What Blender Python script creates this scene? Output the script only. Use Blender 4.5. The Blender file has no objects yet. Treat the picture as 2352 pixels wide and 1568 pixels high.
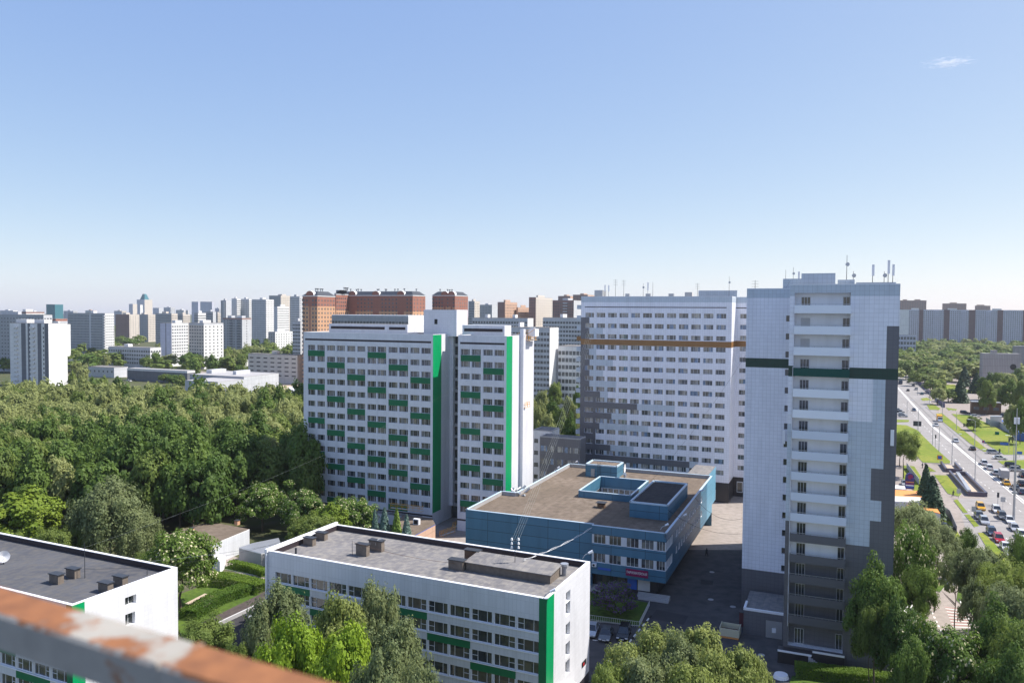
import bpy, bmesh, math, random
import numpy as np
from mathutils import Vector, Matrix
rnd = random.Random(7)
D = bpy.data
SC = bpy.context.scene
COL = SC.collection
# ------------------------------------------------------------------ camera, sky, sun, exposure
F = 1800.0; HC = 50.5; PITCH = math.atan(66 / 1800); ROLL = .0075
SUN_EL = math.radians(53); SUN_DIR = Vector((.992 * math.cos(SUN_EL), .127 * math.cos(SUN_EL), math.sin(SUN_EL)))
cam = D.cameras.new("camera"); camo = D.objects.new("camera", cam); COL.objects.link(camo); SC.camera = camo
cam.sensor_width = 36; cam.sensor_fit = 'HORIZONTAL'; cam.lens = 36 * F / 2352
cam.clip_start = .05; cam.clip_end = 30000
cam.dof.use_dof = True; cam.dof.focus_distance = 170; cam.dof.aperture_fstop = 3.6
cp_, sp_ = math.cos(PITCH), math.sin(PITCH)
fw = Vector((0, cp_, -sp_)); dn = Vector((0, -sp_, -cp_)); rt = Vector((1, 0, 0))
R2 = rt * math.cos(ROLL) - dn * math.sin(ROLL)      # image right axis in world
U2 = -(dn * math.cos(ROLL) + rt * math.sin(ROLL))   # image up axis
# image u = a cos r - b sin r ; v(down) = a sin r + b cos r
R2 = (rt * math.cos(ROLL) - dn * math.sin(ROLL)).normalized()
DN2 = (rt * math.sin(ROLL) + dn * math.cos(ROLL)).normalized()
m = Matrix((R2, -DN2, -fw)).transposed().to_4x4(); m.translation = Vector((0, 0, HC)); camo.matrix_world = m
w = D.worlds.new("World"); SC.world = w; w.use_nodes = True
nt = w.node_tree; bg = nt.nodes['Background']; sky = nt.nodes.new('ShaderNodeTexSky'); sky.sky_type = 'NISHITA'
sky.sun_disc = False; sky.sun_elevation = SUN_EL; sky.sun_rotation = math.atan2(SUN_DIR.x, SUN_DIR.y)
sky.air_density = .55; sky.dust_density = .6; sky.ozone_density = 5; sky.altitude = 0
sr_ = nt.nodes.new('ShaderNodeSeparateColor'); cb_ = nt.nodes.new('ShaderNodeCombineColor'); nt.links.new(sky.outputs[0], sr_.inputs[0]); nt.links.new(cb_.outputs[0], bg.inputs[0])
for i_, (g_, a_) in enumerate(((.72, 1.468), (.563, 1.554), (.225, 2.556))):       # tone curve of a hazy summer sky
    p_ = nt.nodes.new('ShaderNodeMath'); p_.operation = 'POWER'; p_.inputs[1].default_value = g_; q_ = nt.nodes.new('ShaderNodeMath'); q_.operation = 'MULTIPLY'; q_.inputs[1].default_value = a_
    nt.links.new(sr_.outputs[i_], p_.inputs[0]); nt.links.new(p_.outputs[0], q_.inputs[0]); nt.links.new(q_.outputs[0], cb_.inputs[i_])
bg.inputs[1].default_value = .12
sl = D.lights.new("sun", 'SUN'); slo = D.objects.new("sun", sl); COL.objects.link(slo); sl.energy = 3.6; sl.angle = math.radians(.53)
sl.color = (1, .955, .89); slo.rotation_euler = (-SUN_DIR).to_track_quat('-Z', 'Y').to_euler(); slo.location = (0, 0, 300)
SC.view_settings.view_transform = 'Standard'; SC.view_settings.look = 'None'; SC.view_settings.exposure = 1.08; SC.view_settings.gamma = 1
SC.render.engine = 'CYCLES'

# ------------------------------------------------------------------ pixel -> world (2352x1568 frame)
def ray(px, py):
    u = (px - 1176) / F; v = (py - 784) / F
    a = u * math.cos(ROLL) + v * math.sin(ROLL); b = -u * math.sin(ROLL) + v * math.cos(ROLL)
    return Vector((a, cp_ - b * sp_, -sp_ - b * cp_))
def P(px, py, z=0):
    d = ray(px, py); t = (z - HC) / d.z; return Vector((d.x * t, d.y * t, z))
def PY(px, py, Y):
    d = ray(px, py); t = Y / d.y; return Vector((d.x * t, Y, HC + d.z * t))
def proj(x, y, z):
    z -= HC; dep = y * cp_ - z * sp_; b = (-y * sp_ - z * cp_) / dep; a = x / dep
    return (1176 + F * (a * math.cos(ROLL) - b * math.sin(ROLL)), 784 + F * (a * math.sin(ROLL) + b * math.cos(ROLL)))
def hor(px): return 718 + ROLL * (px - 1176)
E_ = (.923, -.386); N_ = (.386, .923)
EW = (.907, -.42); NW = (.42, .907)
def along(O, d, px, z):
    lo, hi = -60, (700 if d[1] >= 0 else min(700, (O[1] - 3) / -d[1]))
    f = lambda L: proj(O[0] + d[0] * L, O[1] + d[1] * L, z)[0] - px
    s = f(hi) > 0
    for _ in range(60):
        mm = (lo + hi) / 2
        if (f(mm) > 0) == s: hi = mm
        else: lo = mm
    return (lo + hi) / 2
def CA(x, y): return (2009.8 + x * .21966, 861.3 + y * .21966)     # crops of the photograph used for measuring
def CB(x, y): return (2009.8 + x * .21966, 631.6 + y * .21966)
def CC(x, y): return (2009.8 + x * .26778, 1148.4 + y * .26778)
def C7(x, y): return (574.2 + x * .3418, 1136.95 + y * .3418)
def C3(x, y): return (1320.7 + x * .2676, 1148.5 + y * .2676)
def C5(x, y): return (1033.6 + x * .2686, 1004.9 + y * .2686)

# ------------------------------------------------------------------ materials
MATS = {}
def newmat(name):
    m = D.materials.new(name); m.use_nodes = True; MATS[name] = m
    return m, m.node_tree, m.node_tree.nodes['Principled BSDF']
def N(nt, t, **kw):
    n = nt.nodes.new(t)
    for k, v in kw.items(): setattr(n, k, v)
    return n
def mix(nt, fac, a, b):
    n = N(nt, 'ShaderNodeMix', data_type='RGBA')
    for i, v in ((0, fac), (6, a), (7, b)):
        if hasattr(v, 'links') or hasattr(v, 'is_linked'): nt.links.new(v, n.inputs[i])
        else: n.inputs[i].default_value = v if i == 0 else (*v, 1)
    return n.outputs[2]
def flat(name, col, rough=.6, metal=0, var=.12, scale=.6, spec=.4):
    m, nt, b = newmat(name)
    tc = N(nt, 'ShaderNodeTexCoord'); ns = N(nt, 'ShaderNodeTexNoise'); ns.inputs['Scale'].default_value = scale; ns.inputs['Detail'].default_value = 6
    geo = N(nt, 'ShaderNodeNewGeometry'); nt.links.new(geo.outputs['Position'], ns.inputs['Vector'])
    c = mix(nt, ns.outputs[0], tuple(x * (1 - var) for x in col), tuple(min(1, x * (1 + var)) for x in col))
    nt.links.new(c, b.inputs['Base Color']); b.inputs['Roughness'].default_value = rough; b.inputs['Metallic'].default_value = metal
    b.inputs['Specular IOR Level'].default_value = spec
    return m
def clad(name, col, tw=.6, th=.6, line=.6, lw=.012, rough=.35, var=.03, dirt=.2):
    m, nt, b = newmat(name)
    uv = N(nt, 'ShaderNodeUVMap'); br = N(nt, 'ShaderNodeTexBrick', offset=0.0)
    nt.links.new(uv.outputs[0], br.inputs['Vector'])
    br.inputs['Scale'].default_value = 1; br.inputs['Brick Width'].default_value = tw; br.inputs['Row Height'].default_value = th
    br.inputs['Mortar Size'].default_value = lw; br.inputs['Mortar Smooth'].default_value = .3
    br.inputs['Color1'].default_value = (*[x * (1 - var) for x in col], 1); br.inputs['Color2'].default_value = (*[min(1, x * (1 + var)) for x in col], 1)
    br.inputs['Mortar'].default_value = (*[x * line for x in col], 1)
    geo = N(nt, 'ShaderNodeNewGeometry'); mp = N(nt, 'ShaderNodeMapping'); mp.inputs['Scale'].default_value = (.5, .5, .08)
    nt.links.new(geo.outputs['Position'], mp.inputs[0])
    ns = N(nt, 'ShaderNodeTexNoise'); ns.inputs['Scale'].default_value = 1.3; ns.inputs['Detail'].default_value = 5; nt.links.new(mp.outputs[0], ns.inputs['Vector'])
    mr = N(nt, 'ShaderNodeMapRange'); mr.inputs[1].default_value = .45; mr.inputs[2].default_value = .8; mr.inputs[3].default_value = 0; mr.inputs[4].default_value = dirt
    nt.links.new(ns.outputs[0], mr.inputs[0])
    c = mix(nt, mr.outputs[0], (0, 0, 0), tuple(x * .35 for x in col)); nt.links.new(br.outputs[0], c.node.inputs[6])
    nt.links.new(c, b.inputs['Base Color']); b.inputs['Roughness'].default_value = rough
    return m
def glass(name, cols, cell=(1.1, 1.1, 2.8), rough=.06, metal=0.0):
    m, nt, b = newmat(name)
    geo = N(nt, 'ShaderNodeNewGeometry'); sn = N(nt, 'ShaderNodeVectorMath', operation='SNAP'); nt.links.new(geo.outputs['Position'], sn.inputs[0]); sn.inputs[1].default_value = cell
    wn = N(nt, 'ShaderNodeTexWhiteNoise'); nt.links.new(sn.outputs[0], wn.inputs[0])
    cr = N(nt, 'ShaderNodeValToRGB'); cr.color_ramp.interpolation = 'CONSTANT'
    el = cr.color_ramp.elements; el[0].color = (*cols[0], 1); el[1].position = 1 / len(cols); el[1].color = (*cols[1], 1)
    for i in range(2, len(cols)): e = el.new(i / len(cols)); e.color = (*cols[i], 1)
    nt.links.new(wn.outputs[0], cr.inputs[0])
    ns = N(nt, 'ShaderNodeTexNoise'); ns.inputs['Scale'].default_value = 1.5; ns.inputs['Detail'].default_value = 3; nt.links.new(geo.outputs['Position'], ns.inputs['Vector'])
    c = mix(nt, ns.outputs[0], (0, 0, 0), (.06, .07, .08)); nt.links.new(cr.outputs[0], c.node.inputs[6]); 
    nt.links.new(c, b.inputs['Base Color']); b.inputs['Roughness'].default_value = rough; b.inputs['Specular IOR Level'].default_value = .9; b.inputs['Metallic'].default_value = metal
    return m
def ground_mat(name, c1, c2, c3, sc=.05, rough=.95, bump=0.0, sp=None):
    m, nt, b = newmat(name)
    geo = N(nt, 'ShaderNodeNewGeometry')
    a = N(nt, 'ShaderNodeTexNoise'); a.inputs['Scale'].default_value = sc; a.inputs['Detail'].default_value = 8; nt.links.new(geo.outputs['Position'], a.inputs['Vector'])
    d = N(nt, 'ShaderNodeTexNoise'); d.inputs['Scale'].default_value = sc * 9; d.inputs['Detail'].default_value = 6; nt.links.new(geo.outputs['Position'], d.inputs['Vector'])
    r = N(nt, 'ShaderNodeMapRange'); r.inputs[1].default_value = .38; r.inputs[2].default_value = .62; nt.links.new(a.outputs[0], r.inputs[0])
    r2 = N(nt, 'ShaderNodeMapRange'); r2.inputs[1].default_value = .4; r2.inputs[2].default_value = .7; nt.links.new(d.outputs[0], r2.inputs[0])
    c = mix(nt, r.outputs[0], c1, c2); c4 = mix(nt, r2.outputs[0], (0, 0, 0), c3); nt.links.new(c, c4.node.inputs[6])
    if sp:
        mp = N(nt, 'ShaderNodeMapping'); mp.inputs['Rotation'].default_value = (0, 0, .40 + math.pi / 2); nt.links.new(geo.outputs['Position'], mp.inputs[0])
        br = N(nt, 'ShaderNodeTexBrick'); br.inputs['Scale'].default_value = 1; br.inputs['Brick Width'].default_value = sp[0]; br.inputs['Row Height'].default_value = sp[1]; br.inputs['Mortar Size'].default_value = .035; br.inputs['Mortar Smooth'].default_value = .6
        br.inputs['Color1'].default_value = (1, 1, 1, 1); br.inputs['Color2'].default_value = (.9, .9, .91, 1); br.inputs['Mortar'].default_value = (.72, .72, .72, 1); nt.links.new(mp.outputs[0], br.inputs['Vector'])
        mu = N(nt, 'ShaderNodeMix', data_type='RGBA', blend_type='MULTIPLY'); mu.inputs[0].default_value = 1; nt.links.new(c4, mu.inputs[6]); nt.links.new(br.outputs[0], mu.inputs[7]); c4 = mu.outputs[2]
    nt.links.new(c4, b.inputs['Base Color']); b.inputs['Roughness'].default_value = rough; b.inputs['Specular IOR Level'].default_value = .2
    return m
def leafmat(name, col, col2, trans=.42):
    m, nt, b = newmat(name); out = nt.nodes['Material Output']
    geo = N(nt, 'ShaderNodeNewGeometry'); ns = N(nt, 'ShaderNodeTexNoise'); ns.inputs['Scale'].default_value = .45; ns.inputs['Detail'].default_value = 3
    nt.links.new(geo.outputs['Position'], ns.inputs['Vector'])
    wn = N(nt, 'ShaderNodeTexWhiteNoise'); wn.noise_dimensions = '1D'; oi = N(nt, 'ShaderNodeObjectInfo')
    mm = N(nt, 'ShaderNodeMath', operation='MULTIPLY_ADD'); nt.links.new(ns.outputs[0], mm.inputs[0]); mm.inputs[1].default_value = 1.6; 
    m2 = N(nt, 'ShaderNodeMath', operation='MULTIPLY_ADD'); nt.links.new(oi.outputs['Random'], m2.inputs[0]); m2.inputs[1].default_value = .7; m2.inputs[2].default_value = -.65
    nt.links.new(m2.outputs[0], mm.inputs[2]); mm.use_clamp = True
    c = mix(nt, mm.outputs[0], tuple(v * 1.6 for v in col), tuple(v * 1.6 for v in col2))
    nt.links.new(c, b.inputs['Base Color']); b.inputs['Roughness'].default_value = .6; b.inputs['Specular IOR Level'].default_value = .25
    tr = N(nt, 'ShaderNodeBsdfTranslucent'); nt.links.new(c, tr.inputs[0]); ms = N(nt, 'ShaderNodeMixShader'); ms.inputs[0].default_value = trans
    nt.links.new(b.outputs[0], ms.inputs[1]); nt.links.new(tr.outputs[0], ms.inputs[2]); nt.links.new(ms.outputs[0], out.inputs[0])
    return m
WHITE = clad('white_cladding', (.73, .73, .76), .6, .6, .78, .01)
WHITEV = clad('white_tall_panels', (.62, .635, .67), .55, 1.45, .72, .014)
WHITEBIG = clad('white_square_tiles', (.80, .81, .87), .62, .62, .66, .02)
GREYT = clad('pale_grey_square_tiles', (.52, .58, .64), .62, .62, .66, .02)
DARKT = clad('dark_grey_tiles', (.13, .13, .145), .62, .62, .7, .02)
DGREENT = clad('dark_green_tiles', (.003, .04, .026), .62, .62, .6, .02)
DGREEN = clad('deep_and_shaded_green_panel', (.0, .15, .055), 1.2, 1.3, .7, .012, .6)
GREEN = clad('sunlit_green_panel', (.0, .30, .10), 1.2, 1.3, .8, .012)  # lighter copy of the green, sunlight on sunward walls put into its colour
BROWN = clad('ochre_brown_tiles', (.28, .135, .04), .62, .62, .75, .02)
BLUE = clad('blue_facade_panels', (.06, .175, .27), 6.2, 2.1, .3, .05, .45, .08, .25)
LITBLUE = clad('sunlit_blue_panels', (.12, .30, .42), 6.2, 2.1, .5, .03, .45, .05, .25)  # lighter copy of the facade blue, painting sunlight on far end and bridge
DBRICK = clad('dark_brick_plinth', (.04, .036, .04), .3, .1, .7, .01)
TRIMW = flat('white_metal_trim', (.82, .82, .84), .35, var=.04)
WFRAME = flat('white_plastic_frame', (.75, .76, .78), .4, var=.03)
SOFFIT = flat('dark_louvre', (.035, .025, .03), .6)
REVEAL = flat('window_reveal', (.45, .47, .55), .5, var=.05)
GLASS = glass('tower_window_glass', [(.015, .017, .02), (.16, .135, .10), (.24, .20, .14), (.04, .04, .05), (.42, .37, .28), (.08, .10, .08), (.34, .33, .32), (.02, .02, .02)], (.75, .75, 2.8))
GLASSP = glass('pale_window_glass', [(.05, .055, .06), (.48, .45, .40), (.20, .18, .14), (.22, .36, .58), (.60, .57, .50), (.10, .10, .10), (.34, .31, .27), (.48, .48, .47)], (.9, .9, 3.0))  # pale and blue tones stand for curtains and painted sky reflections
GLASSD = glass('dark_window_glass', [(.008, .01, .008), (.02, .025, .015), (.05, .05, .03), (.012, .014, .012), (.1, .085, .05)], (1.3, 1.3, 1.4), .03)
FARG = glass('far_window_glass', [(.05, .06, .07), (.1, .11, .13), (.03, .03, .04), (.16, .17, .19)], (2, 2, 2.8), .3)
BITU = ground_mat('grey_bitumen_roof', (.15, .145, .15), (.19, .183, .185), (.27, .25, .225), .12, sp=(9, 1.0))
BITD = ground_mat('black_and_shaded_bitumen_roof', (.035, .034, .038), (.05, .047, .05), (.065, .06, .06), .12, sp=(9, 1.0)); BITL = ground_mat('slate_bitumen_roof', (.07, .073, .085), (.095, .098, .11), (.12, .115, .11), .12, sp=(9, 1.0))
BITB = ground_mat('brown_bitumen_roof', (.16, .125, .095), (.205, .162, .128), (.125, .098, .075), .09, sp=(10, 1.0))
ASPH = ground_mat('asphalt', (.075, .07, .072), (.10, .095, .095), (.06, .058, .06), .06)
ROADM = ground_mat('road_asphalt', (.265, .248, .238), (.305, .288, .278), (.24, .225, .215), .04)
PAVE = ground_mat('pale_pavement', (.29, .25, .225), (.33, .285, .255), (.24, .21, .185), .08)
GRASS = ground_mat('lawn_grass', (.15, .20, .022), (.23, .235, .04), (.12, .17, .02), .07)
GRASSG = ground_mat('green_grass', (.05, .10, .012), (.09, .14, .02), (.05, .08, .015), .15)
SOIL = ground_mat('ground_cover', (.045, .07, .02), (.08, .09, .035), (.10, .09, .06), .02)
SAND = flat('sand', (.45, .36, .27), .9)
CONC = flat('grey_concrete', (.36, .35, .35), .8, var=.18)
CONCL = flat('light_concrete', (.55, .54, .53), .8, var=.12)
METAL = flat('galvanised_metal', (.45, .46, .48), .4, .6, .1)
DKMET = flat('dark_metal', (.05, .055, .065), .5, .3)
BLACK = flat('black_rubber', (.015, .015, .017), .7)
YEL = flat('yellow_painted_steel', (.75, .36, .02), .5)
RED = flat('red_paint', (.45, .02, .02), .4)
WOODD = flat('brown_wood', (.14, .08, .05), .8)
PAINTW = flat('road_white_paint', (.75, .74, .70), .6)
MAG = flat('magenta_sign', (.24, .01, .08), .4)
SIGNB = flat('blue_sign', (.04, .12, .45), .4)
ORANGE = flat('orange_roof', (.65, .26, .07), .6)
PURP = flat('purple_paint', (.05, .03, .16), .5)
BARK = flat('bark', (.10, .08, .06), .9)
BIRCHB = flat('birch_bark', (.55, .53, .48), .9, var=.4, scale=3)
INSUL = flat('white_insulator', (.8, .8, .78), .3)

# ------------------------------------------------------------------ mesh builder
class MB:
    def __init__(s): s.v = []; s.f = []; s.mi = []; s.mats = []
    def m(s, mat):
        if mat not in s.mats: s.mats.append(mat)
        return s.mats.index(mat)
    def face(s, pts, mat):
        i = len(s.v); s.v += [tuple(p) for p in pts]; s.f.append(tuple(range(i, i + len(pts)))); s.mi.append(s.m(mat))
    def hexa(s, c, mat, top=None):     # c: 8 corners, bottom 4 ccw, top 4 ccw
        for k, q in enumerate(((3, 2, 1, 0), (4, 5, 6, 7), (0, 1, 5, 4), (1, 2, 6, 5), (2, 3, 7, 6), (3, 0, 4, 7))):
            s.face([c[j] for j in q], top if (top and k == 1) else mat)
    def box(s, O, e, a, b, c, d, z0, z1, mat, top=None):   # rect in frame: origin O, axis e (unit), n = left normal; along [a,b], across [c,d]
        n = (-e[1], e[0])
        q = [(O[0] + e[0] * x + n[0] * y, O[1] + e[1] * x + n[1] * y) for x, y in ((a, c), (b, c), (b, d), (a, d))]
        s.hexa([(x, y, z0) for x, y in q] + [(x, y, z1) for x, y in q], mat, top)
    def prism(s, pts, z0, z1, mat, top=None, bottom=True):
        n = len(pts)
        s.face([(p[0], p[1], z1) for p in pts], top or mat)
        if bottom: s.face([(p[0], p[1], z0) for p in reversed(pts)], mat)
        for i in range(n):
            p, q = pts[i], pts[(i + 1) % n]; s.face([(p[0], p[1], z0), (q[0], q[1], z0), (q[0], q[1], z1), (p[0], p[1], z1)], mat)
    def tube(s, p, q, r, mat, n=6, r2=None):
        p = Vector(p); q = Vector(q); r2 = r if r2 is None else r2; d = (q - p)
        if d.length < 1e-6: return
        d.normalize(); a = d.orthogonal().normalized(); b = d.cross(a)
        A = [p + (a * math.cos(t) + b * math.sin(t)) * r for t in [2 * math.pi * k / n for k in range(n)]]
        B = [q + (a * math.cos(t) + b * math.sin(t)) * r2 for t in [2 * math.pi * k / n for k in range(n)]]
        for k in range(n): s.face([A[k], A[(k + 1) % n], B[(k + 1) % n], B[k]], mat)
        s.face(A[::-1], mat); s.face(B, mat)
    def path(s, pts, r, mat, n=5):
        for a, b in zip(pts, pts[1:]): s.tube(a, b, r, mat, n)
    def build(s, name, parent=None, smooth=False, uv=True, world=True):
        me = D.meshes.new(name); me.from_pydata(s.v, [], s.f)
        for mt in s.mats: me.materials.append(mt)
        me.polygons.foreach_set('material_index', s.mi)
        if smooth: me.polygons.foreach_set('use_smooth', [True] * len(s.f))
        me.update()
        if uv and s.f: autouv(me)
        o = D.objects.new(name, me); COL.objects.link(o)
        if parent is not None:
            o.parent = parent
            if world: o.matrix_parent_inverse = Matrix.Translation(-parent.location)
        return o
def autouv(me):
    n = len(me.polygons); nl = len(me.loops)
    no = np.empty(n * 3); me.polygons.foreach_get('normal', no); no = no.reshape(-1, 3)
    lt = np.empty(n, int); me.polygons.foreach_get('loop_total', lt)
    vi = np.empty(nl, int); me.loops.foreach_get('vertex_index', vi)
    co = np.empty(len(me.vertices) * 3); me.vertices.foreach_get('co', co); co = co.reshape(-1, 3)
    L = np.repeat(no, lt, axis=0); c = co[vi]
    flatf = np.abs(L[:, 2]) > .7
    h = np.hypot(L[:, 0], L[:, 1]) + 1e-9
    u = (-L[:, 1] * c[:, 0] + L[:, 0] * c[:, 1]) / h
    U = np.where(flatf, c[:, 0], u); V = np.where(flatf, c[:, 1], c[:, 2])
    l = me.uv_layers.new(name='UVMap'); l.data.foreach_set('uv', np.stack([U, V], 1).ravel())
def prop(o, label=None, cat=None, group=None, kind=None):
    if label: o['label'] = label
    if cat: o['category'] = cat
    if group: o['group'] = group
    if kind: o['kind'] = kind
    return o
def thing(name, label, cat, loc=(0, 0, 0), group=None):
    o = D.objects.new(name, None); COL.objects.link(o); o.location = loc; o.empty_display_size = .5
    return prop(o, label, cat, group)
def solo(mb, name, label, cat, group=None, smooth=False): return prop(mb.build(name, smooth=smooth), label, cat, group)
def struct(mb, name): return prop(mb.build(name), kind='structure')
def copy_tree(o, parent=None):
    c = o.copy(); COL.objects.link(c)
    if parent is not None: c.parent = parent
    for ch in list(o.children): copy_tree(ch, c)
    return c

# ------------------------------------------------------------------ facade with real openings + windows
def facade(mb, O, u, L, z0, z1, holes, colf, depth, cutsx=(), cutsz=(), reveal=None):
    n = (u[1], -u[0])
    xs = sorted(set([0, L] + [round(h[0], 4) for h in holes] + [round(h[1], 4) for h in holes] + [round(c, 4) for c in cutsx if 0 < c < L]))
    zs = sorted(set([z0, z1] + [round(h[2], 4) for h in holes] + [round(h[3], 4) for h in holes] + [round(c, 4) for c in cutsz if z0 < c < z1]))
    hs = {}
    for h in holes: hs.setdefault((round(h[2], 4), round(h[3], 4)), []).append(h)
    pt = lambda x, z, d=0: (O[0] + u[0] * x - n[0] * d, O[1] + u[1] * x - n[1] * d, z)
    for za, zb in zip(zs, zs[1:]):
        zc = (za + zb) / 2; row = [h for k, hl in hs.items() if k[0] < zc < k[1] for h in hl]
        run = None
        for xa, xb in zip(xs, xs[1:]):
            xc = (xa + xb) / 2
            if any(h[0] < xc < h[1] for h in row): cm = None
            else: cm = colf(xc, zc)
            if run and run[1] is cm: run[2] = xb
            else:
                if run and run[1] is not None: mb.face([pt(run[0], za), pt(run[2], za), pt(run[2], zb), pt(run[0], zb)], run[1])
                run = [xa, cm, xb]
        if run and run[1] is not None: mb.face([pt(run[0], za), pt(run[2], za), pt(run[2], zb), pt(run[0], zb)], run[1])
    rv = reveal or REVEAL
    for a, b, za, zb in [h[:4] for h in holes]:
        mb.face([pt(a, za), pt(b, za), pt(b, za, depth), pt(a, za, depth)], rv)
        mb.face([pt(a, zb, depth), pt(b, zb, depth), pt(b, zb), pt(a, zb)], rv)
        mb.face([pt(a, za), pt(a, za, depth), pt(a, zb, depth), pt(a, zb)], rv)
        mb.face([pt(b, za, depth), pt(b, za), pt(b, zb), pt(b, zb, depth)], rv)
WMESH = {}
def win_mesh(w, h, style, gmat):
    key = (round(w, 2), round(h, 2), style, gmat.name)
    if key in WMESH: return WMESH[key]
    g = MB(); g.face([(0, 0, 0), (w, 0, 0), (w, 0, h), (0, 0, h)], gmat); go = g.build('window', uv=False)
    f = MB(); t = .045 if w > 1.2 else .035; dd = .05
    bar = lambda a, b, c, d: f.hexa([(a, -dd, c), (b, -dd, c), (b, -.002, c), (a, -.002, c), (a, -dd, d), (b, -dd, d), (b, -.002, d), (a, -.002, d)], WFRAME)
    bar(0, w, 0, t); bar(0, w, h - t, h); bar(0, t, t, h - t); bar(w - t, w, t, h - t)
    vs, split = STYLES.get(style, ((), None))
    for x in vs: bar(w * x - t / 2, w * x + t / 2, t, h - t)
    if split: bar(w * split[0], w * split[1], h * split[2] - t / 2, h * split[2] + t / 2)
    fo = f.build('frame', uv=False)
    for o in (go, fo): COL.objects.unlink(o)
    WMESH[key] = (go.data, fo.data); D.objects.remove(go); D.objects.remove(fo)
    return WMESH[key]
STYLES = {'t1': ((.28, .78), None), 't2': ((.3, .72), None), 'wA': ((.25, .7), (.7, 1, .5)), 'wB': ((.3, .75), (0, .3, .5)), 'two': ((.5,), None), 'bl': ((.33, .66), None), 'one': ((), None), 'door': ((.33, .66), None)}
def windows(parent, specs, limit=100, frames=True):
    """specs: (O, u, a, b, za, zb, depth, style, glass)"""
    def dist(s):
        x = s[0][0] + s[1][0] * s[2]; y = s[0][1] + s[1][1] * s[2]; return -(s[3] - s[2]) * (s[5] - s[4]) / (x * x + y * y)
    specs = sorted(specs, key=dist); rest = MB()
    for i, (O, u, a, b, za, zb, dp, st, g) in enumerate(specs):
        n = (u[1], -u[0]); x = O[0] + u[0] * a - n[0] * dp; y = O[1] + u[1] * a - n[1] * dp
        gm, fm = win_mesh(b - a, zb - za, st, g)
        M = Matrix.Translation((x, y, za)) @ Matrix.Rotation(math.atan2(u[1], u[0]), 4, 'Z')
        if i < limit:
            o = D.objects.new('window', gm); COL.objects.link(o); o.parent = parent; o.matrix_parent_inverse = Matrix.Translation(-parent.location); o.matrix_basis = M
            if frames:
                f = D.objects.new('frame', fm); COL.objects.link(f); f.parent = o
        else:
            for me in ((gm, fm) if frames else (gm,)):
                vs = [M @ v.co for v in me.vertices]
                for p in me.polygons: rest.face([vs[k] for k in p.vertices], me.materials[p.material_index])
    if rest.f: prop(rest.build('window', parent, uv=False), kind='stuff')
def holes_specs(O, u, holes, depth, style, g): return [(O, u, h[0], h[1], h[2], h[3], depth, h[4] if len(h) > 4 else style, g) for h in holes]
def parapet_roof(parent, pts, ztop, zroof, wd, trim, roofm, inner, th=.12):
    """roof slab at zroof inside polygon pts (ccw), parapet coping at ztop"""
    n = len(pts); cen = Vector((sum(p[0] for p in pts) / n, sum(p[1] for p in pts) / n))
    ins = []
    for i in range(n):
        p0, p1, p2 = [Vector(pts[(i + k) % n][:2]) for k in (-1, 0, 1)]
        d1 = (p1 - p0).normalized(); d2 = (p2 - p1).normalized(); n1 = Vector((-d1.y, d1.x)); n2 = Vector((-d2.y, d2.x))
        k = 1 + n1.dot(n2); ins.append(p1 + (n1 + n2) / max(k, .3) * wd)
    c = MB(); r = MB(); r.face([(p.x, p.y, zroof) for p in ins], roofm)
    ra = r.build('roof', parent)
    for i in range(n):
        j = (i + 1) % n; a, b, e, f = pts[i], pts[j], ins[j], ins[i]
        d = (Vector(b[:2]) - Vector(a[:2])).normalized() * .0
        c.hexa([(a[0], a[1], ztop + .003), (b[0], b[1], ztop + .003), (e.x, e.y, ztop + .003), (f.x, f.y, ztop + .003), (a[0], a[1], ztop + th), (b[0], b[1], ztop + th), (e.x, e.y, ztop + th), (f.x, f.y, ztop + th)], trim)
        c.face([(f.x, f.y, ztop + .003), (e.x, e.y, ztop + .003), (e.x, e.y, zroof + .002), (f.x, f.y, zroof + .002)], inner)
    c.build('parapet', parent)
    return ra
def off(O, u, a, n=None, b=0):
    n = n or (-u[1], u[0]); return (O[0] + u[0] * a + n[0] * b, O[1] + u[1] * a + n[1] * b)

# ================================================================== BUILDINGS
def facade_x(O, u, z, px): return along(O, u, px, z)
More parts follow.
